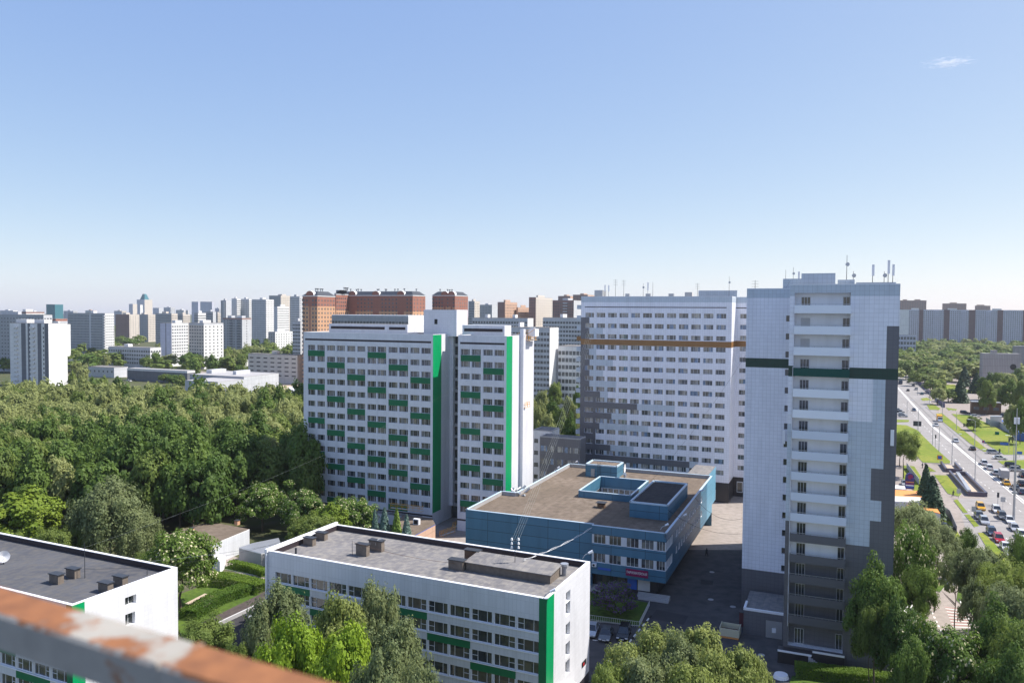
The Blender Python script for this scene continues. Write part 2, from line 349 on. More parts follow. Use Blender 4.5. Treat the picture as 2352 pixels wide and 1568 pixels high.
# ---------- tower with green panels
def green_tower():
    q = PY(697, 763, 197); O = (q.x, q.y); zt = q.z
    L1 = along(O, E_, 994.7, zt); LA = along(O, E_, 1052.4, zt); LB = along(O, E_, 1163.8, zt)
    root = thing('apartment_tower', 'white tiled high-rise with deep green spandrel panels and two vertical bright green corner strips', 'tower block', (O[0], O[1], 0))
    dx = lambda cx: along(O, E_, 677.6 + .3296 * cx, zt - 3)
    p = 2.8; r0 = zt - 3.08; h = 1.38; specs = []
    wall = MB()
    def front(a, b, cols, pairs, pat):
        Of = off(O, E_, a); Ls = b - a; holes = []
        for i in range(14):
            for (x0, x1) in cols: holes.append((x0 - a, x1 - a, r0 - p * i - h, r0 - p * i))
        pr = [(x0 - a, x1 - a) for x0, x1 in pairs]
        def colf(x, z):
            if zt - 1.95 < z < zt - 1.5 and .5 < x < Ls - .5: return SOFFIT
            if 2.35 < z < 2.75: return SOFFIT
            i = math.floor((r0 - h - z) / p + 1e-6)
            if 0 <= i <= 13 and r0 - p * (i + 1) < z < r0 - p * i - h:
                for k, (x0, x1) in enumerate(pr):
                    if x0 < x < x1 and i % 3 == pat[k]: return DGREEN
            return WHITE
        facade(wall, Of, E_, Ls, 0, zt, holes, colf, .28, [.5, Ls - .5] + [x for q in pr for x in q], [zt - 1.95, zt - 1.5, 2.35, 2.75] + [r0 - p * i for i in range(1, 15)])
        specs.extend(holes_specs(Of, E_, holes, .28, 't1', GLASS))
    C1 = [(90, 140), (155, 207), (222, 278), (291, 347), (363, 420), (434, 489), (505, 565), (575, 635), (652, 714), (725, 788), (804, 867), (881, 945)]
    c1 = [(dx(a), dx(b)) for a, b in C1]
    front(0, L1, c1, [(c1[2 * k][0], c1[2 * k + 1][1]) for k in range(6)], [0, 1, 2, 0, 1, 2])
    C2 = [(1155, 1218), (1232, 1295), (1312, 1377), (1390, 1457)]
    c2 = [(dx(a), dx(b)) for a, b in C2]
    front(LA, LB, c2, [(c2[0][0], c2[1][1]), (c2[2][0], c2[3][1])], [0, 1])
    # side walls
    def side(O2, Dp, gw, extra=()):
        facade(wall, O2, N_, Dp, 0, zt, list(extra), lambda x, z: GREEN if x < gw and z > 3.2 else WHITE, .25, [gw], [3.2])
        return holes_specs(O2, N_, extra, .25, 'one', GLASSD)
    S1 = off(O, E_, L1); S2 = off(O, E_, LB)
    side(S1, 13, 4.2)
    specs += side(S2, 17, 3.4, [(9.6, 10.3, r0 - p * i - 1.0, r0 - p * i) for i in range(15)])
    # hidden faces, recess with stair glazing
    bk = (-N_[0], -N_[1]); W_ = (-E_[0], -E_[1])
    facade(wall, off(O, E_, LB, N_, 17), W_, LB, 0, zt, [], lambda x, z: WHITE, .1)
    facade(wall, off(O, E_, 0, N_, 17), bk, 17, 0, zt, [], lambda x, z: WHITE, .1)
    facade(wall, off(O, E_, LA, N_, 13), bk, 13, 0, zt, [], lambda x, z: WHITE, .1)
    wall.build('wall', root)
    st = MB(); Or = off(O, E_, L1, N_, 9.5); LR = LA - L1
    for i in range(15):
        z = 3 + 2.8 * i
        st.box(Or, E_, 0, LR, -.2, .3, z, z + .7, CONC)
        st.box(Or, E_, LR * .35, LR * .35 + .25, -.15, .2, z + .7, z + 2.8, CONC); st.box(Or, E_, LR * .8, LR * .8 + .25, -.15, .2, z + .7, z + 2.8, CONC)
    st.build('stair_gallery', root)
    sg = MB(); sg.box(Or, E_, 0, LR, .35, .5, 0, zt, GLASSD); sg.build('stair_glazing', root)
    pil = MB(); pil.box(S1, N_, 8.6, 9.8, -.9, -.003, 3.2, zt + .8, WHITE); pil.box(S2, N_, 7.9, 9.2, -.9, -.003, 0, zt + 1.5, WHITE); pil.build('pilaster', root)
    pts = [O, off(O, E_, L1), off(O, E_, L1, N_, 9.4), off(O, E_, LA, N_, 9.4), off(O, E_, LA), off(O, E_, LB), off(O, E_, LB, N_, 17), off(O, E_, 0, N_, 17)]
    parapet_roof(root, pts, zt, zt - .5, .3, TRIMW, BITU, CONC, .1)
    # penthouses on the roof
    a = MB(); u0 = along(O, E_, 752, zt + 1) ; u1 = u0 + 21
    a.box(O, E_, 3.4, 26.5, 6, 11, zt - .5, zt + 2.2, WHITE, BITU); a.build('roof_storey', root)
    lo = MB(); lo.box(O, E_, 4, 20, 5.93, 5.995, zt + .9, zt + 1.55, SOFFIT); lo.box(O, E_, 21.3, 25.9, 5.93, 5.995, zt + .9, zt + 1.55, SOFFIT); lo.box(O, E_, 20.3, 20.9, 5.9, 5.995, zt + .2, zt + 1.5, WFRAME); lo.build('louvre_band', root)
    b = MB(); b.box(O, E_, 30.2, 39.2, 7.5, 13.5, zt - .5, zt + 5.9, WHITE, BITU); b.build('lift_house', root)
    bw = MB(); bw.box(O, E_, 33.2, 34, 7.44, 7.495, zt + 2.4, zt + 3.6, BLACK); bw.build('lift_house_window', root)
    c = MB(); c.box(O, E_, 41, 52, 7, 11, zt - .5, zt + 2.3, WHITE, TRIMW); c.box(O, E_, 41.5, 51.5, 6.94, 6.995, zt + .8, zt + 1.5, SOFFIT); c.build('roof_storey', root)
    d = MB(); d.box(S2, N_, 12.5, 15, -2, -.3, zt - .3, zt + 1.5, TRIMW); d.box(S2, N_, 13.2, 14.4, -1.4, -.5, zt + 1.5, zt + 2.0, METAL); d.build('vent_box', root)
    pl = MB(); pl.box(O, E_, -.5, L1 * .93, -2.2, -.003, 0, 2.3, WHITE, BITU); pl.build('podium', root)
    windows(root, specs)
    return O, zt, L1, LA, LB
T1 = green_tower()

# ---------- long tower with ochre band
def banded_tower():
    O = (19.68, 224.15); L = 41.8; zt = 55.2; p = 3.0; r0 = 50.65; h = 1.3
    root = thing('apartment_tower', 'wide white and grey tiled high-rise with an ochre brown band around its upper floors', 'tower block', (O[0], O[1], 0))
    wall = MB(); specs = []
    dk = [(2.5, 2.5), (2.5, 6.5), None, (2.5, 4.6), (2.7, 9.5), (2.7, 6.7), (2.7, 10.6), (5.9, 8.2), (16.6, 27.1), (9.3, 13.8), (5.8, 19.8), (4.7, 4.7), (9.1, 15.8), (31.3, 33.5), (0, 0)]
    cols = [(1.3 + 3.32 * k, 3.82 + 3.32 * k) for k in range(12)]
    holes = [(a, b, r0 - p * i - h, r0 - p * i) for i in range(15) for a, b in cols]
    def colf(x, z):
        if z > 53.65: return GREYT
        if 52.15 < z < 52.4 and 1.1 < x < 40.4: return SOFFIT
        if z < 5.4: return DBRICK
        if 41.6 < z < 43.2: return BROWN
        if z > r0 - .6: return WHITEBIG
        i = int((r0 - z) // p); inband = (r0 - z) - p * i < h
        j = i if not inband else i - 1
        if i < 1 and inband: return WHITEBIG
        if inband:
            a = dk[max(0, min(13, j))] or (2.5, 4.6); b = dk[min(13, i)] or (2.5, 4.6)
            d = min(a[0], b[0], 5); g = min(max(a[1], d), max(b[1], d)) if i > 1 else d
        else: d, g = dk[min(14, i)] or (2.5, 2.5)
        if x < d: return DARKT
        if x < g: return GREYT
        return WHITEBIG
    cx = [1.1, 40.4] + [v for q in dk if q for v in q] + [5]
    cz = [53.65, 52.15, 52.4, 5.4, 41.6, 43.2, 50] + [r0 - p * i for i in range(16)] + [r0 - p * i - h for i in range(15)]
    facade(wall, O, E_, L, 0, zt, holes, colf, .3, cx, cz); specs += holes_specs(O, E_, holes, .3, 't2', GLASSP)
    S = off(O, E_, L)
    fs = lambda x, z: GREYT if z > 53.65 else BROWN if 41.6 < z < 43.2 else DBRICK if z < 5.4 else WHITEBIG
    facade(wall, S, N_, 9.2, 0, zt, [], fs, .2, [], [53.65, 41.6, 43.2, 5.4])
    S2 = off(S, N_, 9.2); h2 = [(a, b, r0 - p * i - h, r0 - p * i) for i in range(15) for a, b in ((1.1, 3.5), (5.2, 7.6), (9.3, 11.7))]
    def f2(x, z):
        if 52.15 < z < 52.4: return SOFFIT
        return fs(x, z)
    S2 = (S[0] + N_[0] * 9.2, S[1] + N_[1] * 9.2)
    facade(wall, S2, E_, 16, 0, zt, h2, f2, .3, [], [53.65, 52.15, 52.4, 41.6, 43.2, 5.4]); specs += holes_specs(S2, E_, h2, .3, 't2', GLASSP)
    S3 = off(S2, E_, 16); facade(wall, S3, N_, 12, 0, zt, [], fs, .2, [], [53.65, 41.6, 43.2, 5.4])
    W_ = (-E_[0], -E_[1]); B = off(O, E_, L + 16, N_, 21.2); bk = (-N_[0], -N_[1])
    facade(wall, B, W_, L + 16, 0, zt, [], fs, .1, [], [53.65, 41.6, 43.2, 5.4]); facade(wall, off(O, E_, 0, N_, 21.2), bk, 21.2, 0, zt, [], fs, .1, [], [53.65, 41.6, 43.2, 5.4])
    wall.build('wall', root)
    for i in range(17):
        z = r0 + 1.1 - p * i; b = MB(); mt = BROWN if i == 3 else (DARKT if i >= 14 else GREYT)
        b.box(O, E_, -1.5, -.003, 1.2, 2.4, z - .1, z, CONC); b.box(O, E_, -1.5, -.003, 1.1, 1.195, z - .1, z + 1.1, mt); b.box(O, E_, -1.6, -1.5, 1.1, 8, z - .1, z + 1.1, mt); b.box(O, E_, -1.5, -.003, 2.4, 8, z - .1, z, CONC)
        b.build('balcony', root)
    pts = [O, S, S2, S3, off(S3, N_, 12), off(O, E_, 0, N_, 21.2)]
    parapet_roof(root, pts, zt, zt - .6, .3, TRIMW, BITU, CONC, .1)
    def pb(a, b, c, d, z1, nm, mt=GREYT):
        m = MB(); m.box(O, E_, a, b, c, d, zt - .6, z1, mt, BITU); m.build(nm, root)
    pb(31.5, 42, 9, 15, zt + 1.9, 'lift_house'); pb(2.4, 4.8, 5, 9, zt + 2.0, 'vent_house', METAL)
    for a, b in ((12.2, 13.3), (24.4, 25.8), (18, 19.3)): pb(a, b, 2.5, 3.6, zt + .9, 'vent_box', METAL)
    pb(28.6, 30.6, 4, 6, zt + 1.3, 'vent_box', CONCL)
    # doorway strip in plinth
    dm = MB(); dm.box(S2, E_, 1, 2.6, -.06, -.003, 1.2, 4.2, WFRAME); dm.box(S2, E_, 1.15, 2.45, -.09, -.065, 1.4, 4.0, GLASSD); dm.build('plinth_window', root)
    dm = MB(); dm.box(O, E_, 36.8, 38.4, -.06, -.003, .6, 3.4, WFRAME); dm.box(O, E_, 36.95, 38.25, -.09, -.065, .8, 3.3, GLASSP); dm.build('plinth_window', root)
    windows(root, specs)
    return O, zt
T2 = banded_tower()

# ---------- right tower with balconies
def balcony_tower():
    O = (40.15, 113.5); L = 14.3; zt = 54.8; gb = (41.6, 43.15)
    OW = off(O, E_, -7.9, N_, 17.8)
    root = thing('apartment_tower', 'pale tiled high-rise with a column of long balconies, dark green band and dark grey corner', 'tower block', (O[0], O[1], 0))
    wall = MB(); specs = []
    def cf(x, z):
        if z > 53.2: return GREYT
        if gb[0] < z < gb[1]: return DGREENT
        if x < .66: return DARKT if z < 20.5 else (GREYT if z < 34.7 else WHITEBIG)
        if x > 12.75 and z < 49.05: return DARKT
        if z > 43: return WHITEBIG
        if z < 18: return DARKT
        if z < 21.7: return DARKT if x > 11.2 else GREYT
        if z < 24.6: return DARKT if x > 12.6 else GREYT
        if z < 29.1: return DARKT if x > 11.2 else GREYT
        if x > 11.2 or z < 35.6: return GREYT
        return WHITEBIG
    B0, B1 = .66, 8.08
    holes = [(B0, B1, 52.0 - 3 * k - 0.02, 52.0 - 3 * k + 1.7) for k in range(15)] + [(B0, B1, 3.2, 52 - 45 + 1.7)]
    holes = [(B0, B1, 50.75 - 3 * k + .1, 50.75 - 3 * k + 3 - .1) for k in range(16)] + [(B0, B1, 2.2, 5.6)]
    dpt = 1.25
    cz = [53.2, gb[0], gb[1], 49.05, 18, 20.5, 34.7, 21.7, 24.6, 29.1, 35.6]
    facade(wall, O, E_, L, 0, zt, holes, cf, 1.25, [.66, 11.2, 12.6, 12.75], cz, WHITEBIG)
    RX = off(O, E_, L); facade(wall, RX, N_, 60, 0, zt, [], lambda x, z: GREYT if z > 53.2 else DGREENT if gb[0] < z < gb[1] else DARKT if z < 8 else WHITEBIG, .1, [], [53.2, gb[0], gb[1], 8])
    bk = (-N_[0], -N_[1]); W_ = (-E_[0], -E_[1])
    facade(wall, off(RX, N_, 60), W_, L + 7.9, 0, zt, [], lambda x, z: WHITEBIG, .1)
    facade(wall, off(O, E_, -7.9, N_, 60), bk, 60 - 17.8, 0, zt, [], lambda x, z: GREYT if z > 53.2 else DARKT if z < 7.05 else WHITEBIG, .1, [], [53.2, 7.05])
    facade(wall, off(O, E_, 0, N_, 17.8), bk, 17.8, 0, zt, [], lambda x, z: WHITEBIG, .1)
    hw = [(6.35, 7.2, 49.35 - 3 * i, 50.4 - 3 * i) for i in range(15)]
    facade(wall, OW, E_, 7.9, 0, zt, hw, lambda x, z: GREYT if z > 53.3 else DGREENT if gb[0] < z < gb[1] else DARKT if z < 7.05 else WHITEBIG, .25, [], [53.3, gb[0], gb[1], 7.05])
    specs += holes_specs(OW, E_, hw, .25, 'one', GLASSD)
    wall.build('wall', root)
    # balcony backs, doors, slabs and parapets
    for k in range(17):
        zf = 50.85 - 3 * k                                  # floor level of the balcony
        if k == 16: zf = 2.2
        dark = k >= 11; bm = MB(); Ob = off(O, E_, 0, N_, 1.25)
        facade(bm, Ob, E_, 8.08, zf, zf + 2.9, [], lambda x, z: (DARKT if (dark and k > 12) else SHADEW), .1)
        bm.build('balcony_back_wall', root)
        Of = Ob
        for (a, b, st) in ((1.5, 2.75, 'door'), (7.1, 8.0, 'two')):
            if k in (1, 2) and a < 2: 
                d = MB(); d.box(Of, E_, a, b, -.06, -.003, zf, zf + 2.2, CONCL); d.build('door', root); continue
            g, f = win_mesh(b - a, 2.25, st, GLASSD); o = D.objects.new('door', g); COL.objects.link(o); o.parent = root; o.matrix_parent_inverse = Matrix.Translation(-root.location)
            pp = off(Of, E_, a, None, -.02); o.matrix_basis = Matrix.Translation((pp[0], pp[1], zf)) @ Matrix.Rotation(math.atan2(E_[1], E_[0]), 4, 'Z')
            ff = D.objects.new('frame', f); COL.objects.link(ff); ff.parent = o
        if k == 16: break
        mt = DGREENP if k == 3 else (DKPANEL if dark else (PALEPANEL if k > 5 else WHPANEL))
        b = MB(); b.box(O, E_, .70, 8.15, -.75, -.65, zf - .12, zf + 1.05, mt); b.box(O, E_, 8.05, 8.15, -.65, -.003, zf - .12, zf + 1.05, mt); b.box(O, E_, .70, .80, -.65, -.003, zf - .12, zf + 1.05, mt)
        b.box(O, E_, .8, 8.05, -.65, 1.2, zf - .14, zf - .004, CONCL); b.box(O, E_, 1.0, 1.5, -.35, -.25, zf - .2, zf - .143, TRIMW); b.box(O, E_, 6.0, 6.5, -.35, -.25, zf - .2, zf - .143, TRIMW)
        bo = b.build('balcony', root)
        rl = MB(); rl.box(O, E_, .68, 8.18, -.73, -.67, zf + 1.20, zf + 1.25, METAL)
        rl.box(O, E_, 8.07, 8.13, -.65, -.01, zf + 1.2, zf + 1.25, METAL)
        for q in range(9): rl.box(O, E_, .75 + q * .9, .79 + q * .9, -.72, -.68, zf + 1.053, zf + 1.197, METAL)
        r_ = rl.build('rail', None); r_.parent = bo
    pts = [O, RX, off(RX, N_, 60), off(O, E_, -7.9, N_, 60), OW, off(O, E_, 0, N_, 17.8)]
    parapet_roof(root, pts, zt, zt - .6, .3, TRIMW, BITU, CONC, .1)
    def pb(a, b, c, d, z1, nm, mt=GREYT):
        m = MB(); m.box(O, E_, a, b, c, d, zt - .6, z1, mt, BITU); m.build(nm, root)
    pb(1.4, 6.0, 2.2, 7, zt + 1.75, 'lift_house'); pb(-2.2, 1.2, 18.5, 24, zt + 1.7, 'lift_house'); pb(6.3, 8.6, 5, 8, zt + .9, 'vent_house'); pb(8.8, 14.0, 4, 9, zt + .45, 'roof_storey')
    # entrance platform with steps
    e = MB(); e.box(O, E_, -.6, 8.3, -1.6, -.003, 0, 1.9, DBRICK); e.box(O, E_, -.62, 4.0, -1.75, -1.605, 1.7, 1.95, TRIMW); e.box(O, E_, 4.1, 8.32, -1.75, -1.605, 2.3, 2.55, TRIMW); e.box(O, E_, 4.1, 8.3, -1.7, -1.61, 0, 2.3, DBRICK)
    for s in range(9): e.box(O, E_, 3.6 + s * .3, 3.9 + s * .3, -2.9, -1.76, 0, 1.7 - s * .19, CONC)
    e.build('entrance_platform', root)
    a = MB(); Oa = P(*[1607.8 + 330 * .3042, 1091 + 1005 * .3042], 4); a.box((Oa.x, Oa.y), E_, 0, 6.5, 0, 9.5, 0, 3.8, DARKT, BITU)
    a.box((Oa.x, Oa.y), E_, -.05, 6.5, -.05, .3, 3.803, 4.15, TRIMW); a.box((Oa.x, Oa.y), E_, -.05, .3, .3, 3.4, 3.803, 4.15, TRIMW); a.build('annex', root)
    # door outlines on plinth of the wing
    for x in (3.9, 6.4):
        d = MB(); d.box(OW, E_, x, x + 1.15, -.06, -.003, .2, 3.2, WFRAME); d.box(OW, E_, x + .1, x + 1.05, -.09, -.065, .3, 3.1, GLASSD); d.build('plinth_window', root)
    pc = MB(); pc.tube((*off(O, E_, .60, None, -.08), 5), (*off(O, E_, .60, None, -.08), 43), .05, WFRAME, 6); pc.build('drainpipe', root)
    windows(root, specs)
    return O, zt, OW
SHADEW = clad('balcony_render_white', (.86, .86, .86), 3, 3, .9, .01)
WHPANEL = flat('white_balcony_panel', (.82, .85, .90), .5, var=.04, scale=.3)
PALEPANEL = flat('pale_blue_balcony_panel', (.64, .69, .77), .5, var=.04, scale=.3)
DKPANEL = flat('dark_grey_balcony_panel', (.115, .115, .125), .5, var=.06)
DGREENP = flat('dark_green_balcony_panel', (.0, .065, .05), .5, var=.06)
T3 = balcony_tower()

# ---------- white five storey block in front
def white_block(FR, Lf, Dp, name, label, left=False):
    zt = 16.6; root = thing(name, label, 'block', (FR[0], FR[1], 0)); O = off(FR, EW, -Lf); wall = MB(); specs = []
    tops = [13.85 - 2.55 * i for i in range(5)]; h = 1.45; holes = []
    for i, t in enumerate(tops):
        for k in range(13):
            b = Lf - 1.0 - 3.12 * k; a = b - 2.84
            if a < .4: continue
            holes.append((a, b, t - h, t, 'wA' if k % 2 else 'wB'))
    def colf(x, z):
        if x > Lf - 1.0: return DGREEN  # front of the corner strip: shade put into a darker copy of its green
        k = int((Lf - 1.0 + .14 - x) // 3.12); i = int((tops[0] - h - z) // 2.55)
        if tops[0] - h > z and 0 <= i < 4 and tops[i + 1] < z < tops[i] - h:
            if k in (6 - 2 * i + 0, 5 - 2 * i + 0) or k in (12 - 2 * i, 11 - 2 * i):
                if x > .6: return DGREEN
        return WHITEV
    xs = [Lf - 1.0, .6] + [Lf - .86 - 3.12 * k for k in range(14)]
    facade(wall, O, EW, Lf, 0, zt, holes, colf, .22, xs, tops + [t - h for t in tops], TRIMW); specs += holes_specs(O, EW, holes, .22, 'wA', GLASSD)
    sh = []
    if not left:
        zz = [(13.95, 15.3), (12.2, 13.9), (9.5, 11.2), (6.9, 8.7), (4.6, 6.4)]
        v0 = along(FR, NW, (1800 + 1152 / 2.485) / 1.7415, 12); v1 = along(FR, NW, (1800 + 1194 / 2.485) / 1.7415, 12)
        sh = [(v0, v1, a, b) for a, b in zz]
    else:
        sh = [(7.0, 8.6, 14.1, 15.2), (7.0, 8.4, 11.6, 13.1), (7.0, 8.4, 9.0, 10.5)]
    gs = along(FR, NW, (1800 + 1035 / 2.485) / 1.7415, 15) if not left else 1.6
    facade(wall, FR, NW, Dp, 0, zt, sh, lambda x, z: GREEN if x < gs else (DBRICK if z < 1.5 else WHITE), .45, [gs], [1.5], TRIMW); specs += holes_specs(FR, NW, sh, .45, 'two', GLASSD)
    W_ = (-EW[0], -EW[1]); bk = (-NW[0], -NW[1])
    facade(wall, off(FR, EW, 0, NW, Dp), W_, Lf, 0, zt, [], lambda x, z: WHITEV, .1); facade(wall, off(O, EW, 0, NW, Dp), bk, Dp, 0, zt, [], lambda x, z: WHITE, .1)
    wall.build('wall', root)
    lt = MB()
    for t in tops: lt.box(O, EW, .5, Lf - 1.05, -.12, -.003, t - h - .12, t - h - .03, TRIMW)
    lt.build('sill_band', root)
    pts = [O, FR, off(FR, EW, 0, NW, Dp), off(O, EW, 0, NW, Dp)]
    parapet_roof(root, pts, zt, zt - .75, .42, TRIMW, BITL if left else BITU, SOFFIT, .08)
    e = MB(); e.box(O, EW, -.3, .12, -.35, Dp + .2, zt - .1, zt + .35, TRIMW); e.box(O, EW, -.25, -.003, -.3, Dp + .1, 0, zt - .1, WHITE); e.build('end_wall', root)
    windows(root, specs)
    return root, O, zt - .75
pF = P(1256, 1376, 16.6); FRW = (pF.x, pF.y)
Wr, OWb, ZW = white_block(FRW, 42.6, 15.6, 'college_building', 'five storey white block with ribbon windows and green bands, behind the birches')
pL = P(165, 1391, 16.6); FRL = (pL.x, pL.y)
Lr, OLb, ZL = white_block(FRL, 42, 15.0, 'college_building', 'white flat roofed block at the left behind the rusty rail', True)
pe = MB(); pe.box(FRW, NW, 12.6, 14.1, -.12, -.05, 3.2, 3.9, BLACK); pe.box(FRW, NW, 12.75, 13.3, -.14, -.122, 3.35, 3.7, RED); pe.build('number_plate', Wr)
cn = MB(); cn.hexa([(*off(FRW, NW, 6.5, None, 0), 1.6)] * 0 + [(*off(FRW, NW, a, (EW[0], EW[1]), b), z) for a, b, z in ((5.5, .0, 2.6), (9.5, .0, 2.6), (9.5, 2.4, 1.9), (5.5, 2.4, 1.9), (5.5, .0, 2.7), (9.5, .0, 2.7), (9.5, 2.4, 2.0), (5.5, 2.4, 2.0))], CONCL); cn.build('entrance_canopy', Wr)

# ---------- blue building
def blue_building():
    O = (-8.8, 151.9); zt = 12.0; zr = 11.25; Lx, Ly = 39.4, 53.0
    root = thing('service_building', 'low blue panelled building with brown flat roof and sunken patio', 'building', (O[0], O[1], 0))
    wall = MB(); specs = []; U1 = 25.9
    facade(wall, O, E_, U1, 0, zt, [], lambda x, z: BLUE, .1)
    O2 = off(O, E_, U1, None, -.7); L2 = Lx - U1
    facade(wall, O2, (-N_[0], -N_[1]) if 0 else E_, L2, 3.2, zt, hh := [(a - U1, b - U1, z - 1.65, z) for z in (10.45, 7.0) for a, b in ((26.2, 28.4), (29.1, 31.3), (32.3, 34.5), (35.0, 37.2), (37.7, 39.25))],
           lambda x, z: (WHPIER if (8.8 < z < 10.45 or 5.35 < z < 7.0) else BLUE), .2, [], [8.8, 10.45, 5.35, 7.0], TRIMW)
    specs += holes_specs(O2, E_, hh, .2, 'bl', GLASSB)
    facade(wall, O2, (N_[0], N_[1]), 0.7, 0, zt, [], lambda x, z: BLUE, .1) if 0 else None
    wall.face([(*off(O, E_, U1), 0), (*O2, 0), (*O2, zt), (*off(O, E_, U1), zt)][::-1], BLUE)
    R0 = off(O2, E_, L2)
    hr = [(.25 + 1.35 * k, 1.45 + 1.35 * k, z - 1.65, z) for z in (10.45, 7.0) for k in range(4)]
    hr += [(9 + 2.6 * k, 10.3 + 2.6 * k, z - 1.3, z) for z in (10.3, 7.2) for k in range(12)]
    facade(wall, R0, N_, Ly + .7, 3.2, zt, hr, lambda x, z: (WHPIER if x < 5.8 and (8.8 < z < 10.45 or 5.35 < z < 7) else (LITBLUE if x > 46 else BLUE)), .2, [5.8, 46], [8.8, 10.45, 5.35, 7.0], TRIMW)
    specs += holes_specs(R0, N_, hr, .2, 'two', GLASSB)
    W_ = (-E_[0], -E_[1]); bk = (-N_[0], -N_[1])
    facade(wall, off(O, E_, Lx, N_, Ly), W_, Lx - 3.5, 0, zt, [], lambda x, z: BLUE, .1)
    facade(wall, off(O, E_, 3.5, N_, Ly), bk, Ly - 17.5, 0, zt, [], lambda x, z: BLUE, .1)
    facade(wall, off(O, E_, 0, N_, 17.5), bk, 17.5, 0, zt, [], lambda x, z: BLUE, .1); facade(wall, off(O, E_, 3.5, N_, 17.5), W_, 3.5, 0, zt, [], lambda x, z: BLUE, .1)
    wall.build('wall', root)
    gf = MB(); gf.box(off(O, E_, U1), E_, 0, 11.8, .9, 1.2, 0, 3.2, DBRICK); gf.box(off(O, E_, U1), E_, 11.5, 11.8, 1.2, Ly - 1, 0, 3.2, DBRICK); gf.box(off(O, E_, U1), E_, -.0, L2 - .003, -.65, Ly - .05, 3.2, 3.3, CONC)
    for a, b, mt in ((.5, 3.6, GLASSD), (4.2, 6.0, GLASSD), (6.3, 8.0, SIGNB), (8.2, 10.4, CONCL)): gf.box(off(O, E_, U1), E_, a, b, .8, .895, .8, 3.0, mt)
    for s in range(5): gf.box(off(O, E_, U1), E_, -.5 - 0, 5, -1.2 + s * .35, -.85 + s * .35, 0, .25 + .16 * s, CONC)
    for s in range(5): gf.box(off(O, E_, U1), E_, 8.5, 14.2, -1.6 + s * .35, -1.25 + s * .35, 0, .2 + .16 * s, CONC)
    gf.build('ground_floor', root)
    # roof with patio opening
    X0, X1, Y0, Y1 = 16.2, 27.0, 22.6, 38.3
    rf = MB()
    def quad(a, b, c, d): rf.face([(*off(O, E_, x, N_, y), zr) for x, y in ((a, c), (b, c), (b, d), (a, d))], BITB)
    quad(.3, Lx - .3, .3, 17.8); quad(3.8, Lx - .3, 17.8, Y0); quad(3.8, X0, Y0, Y1); quad(X1, Lx - .3, Y0, Y1); quad(3.8, Lx - .3, Y1, Ly - .3); rf.build('roof', root)
    pts = [O, off(O, E_, U1), O2, off(O2, E_, L2), off(O, E_, Lx, N_, Ly), off(O, E_, 3.5, N_, Ly), off(O, E_, 3.5, N_, 17.5), off(O, E_, 0, N_, 17.5)]
    cp = MB(); n = len(pts)
    def coping(a, b, wd, dz=0):
        d = Vector((b[0] - a[0], b[1] - a[1])); l = d.length; d /= l
        cp.box(a, d, -.04, l + .04, -.05, wd, zt + dz + .003, zt + dz + .1, TRIMB); cp.box(a, d, 0, l, .02, wd - .05, zr - .1, zt + dz, CONC)
    for i in range(n):
        if i == 1: continue
        coping(pts[i], pts[(i + 1) % n], .36)
    cp.build('parapet', root)
    pt = MB(); q = [off(O, E_, x, N_, y) for x, y in ((X0, Y0), (X1, Y0), (X1, Y1), (X0, Y1))]
    for i in range(4):
        a, b = q[i], q[(i + 1) % 4]; d = Vector((b[0] - a[0], b[1] - a[1])); l = d.length; d /= l
        pt.box(a, d, -.35, l + .35, -.38, -.003, zt + .6, zt + .7, TRIMB); pt.box(a, d, -.3, l + .3, -.33, -.003, zr - .05, zt + .6, BLUE)
        pt.box(a, d, 0, l, -.3, -.0031, 10.1, zr - .05, BLUE)
        for k in range(int(l / 1.3)): pt.box(a, d, .2 + 1.3 * k, 1.2 + 1.3 * k, -.12, -.06, 7.9, 9.9, GLASSB)
        pt.box(a, d, 0, l, -.3, -.13, 0, 10.1, WHPIER)
    pt.build('patio_wall', root)
    def pent(a, b, c, d, z1, nm, roofm):
        m = MB(); m.box(O, E_, a, b, c, d, zr + .003, z1, BLUE, roofm); e = m.build(nm, root)
        t = MB()
        for (p, qq) in (((a, c), (b, c)), ((b, c), (b, d)), ((b, d), (a, d)), ((a, d), (a, c))):
            A_ = off(O, E_, p[0], N_, p[1]); B_ = off(O, E_, qq[0], N_, qq[1]); dd = Vector((B_[0] - A_[0], B_[1] - A_[1])); l = dd.length; dd /= l
            t.box(A_, dd, -.05, l + .05, -.05, .3, z1 + .003, z1 + .3, TRIMB)
        tt = t.build('coping', None); tt.parent = e
        return e
    pent(10.8, 18.6, 43.5, 49.5, 14.0, 'roof_house', BITB); pent(29.9, 37.3, 10.8, 31.8, 14.0, 'roof_house', BITD)  # near roof house felt darkened to deepen the tower shadow lying on it
    pent(29.9, 37.3, 31.8, 31.9, 14.0, 'roof_house', BITU) if 0 else None
    dr = MB(); dr.box(O, E_, 12.2, 13.1, 43.4, 43.495, zr + .1, 13.2, CONC); dr.build('roof_door', root)
    la = MB()
    for x in (13.9, 14.5): la.tube((*off(O, E_, x, N_, 43.35), zr), (*off(O, E_, x, N_, 43.35), 14.9), .04, DKMET, 4)
    for k in range(9): la.tube((*off(O, E_, 13.9, N_, 43.35), zr + .3 + .35 * k), (*off(O, E_, 14.5, N_, 43.35), zr + .3 + .35 * k), .025, DKMET, 4)
    la.build('ladder', root)
    # bridge to the tower behind
    br = MB(); br.box(O, E_, 33.5, 38.5, Ly + .003, Ly + 12, 3.6, 12.1, LITBLUE, BITU); br.build('link_bridge', root)
    sg = MB(); sg.box(O2, E_, 7.9 - 1.5, 12.2 - 1.8, -.2, -.05, 3.75, 5.0, MAG); s = sg.build('shop_sign', root)
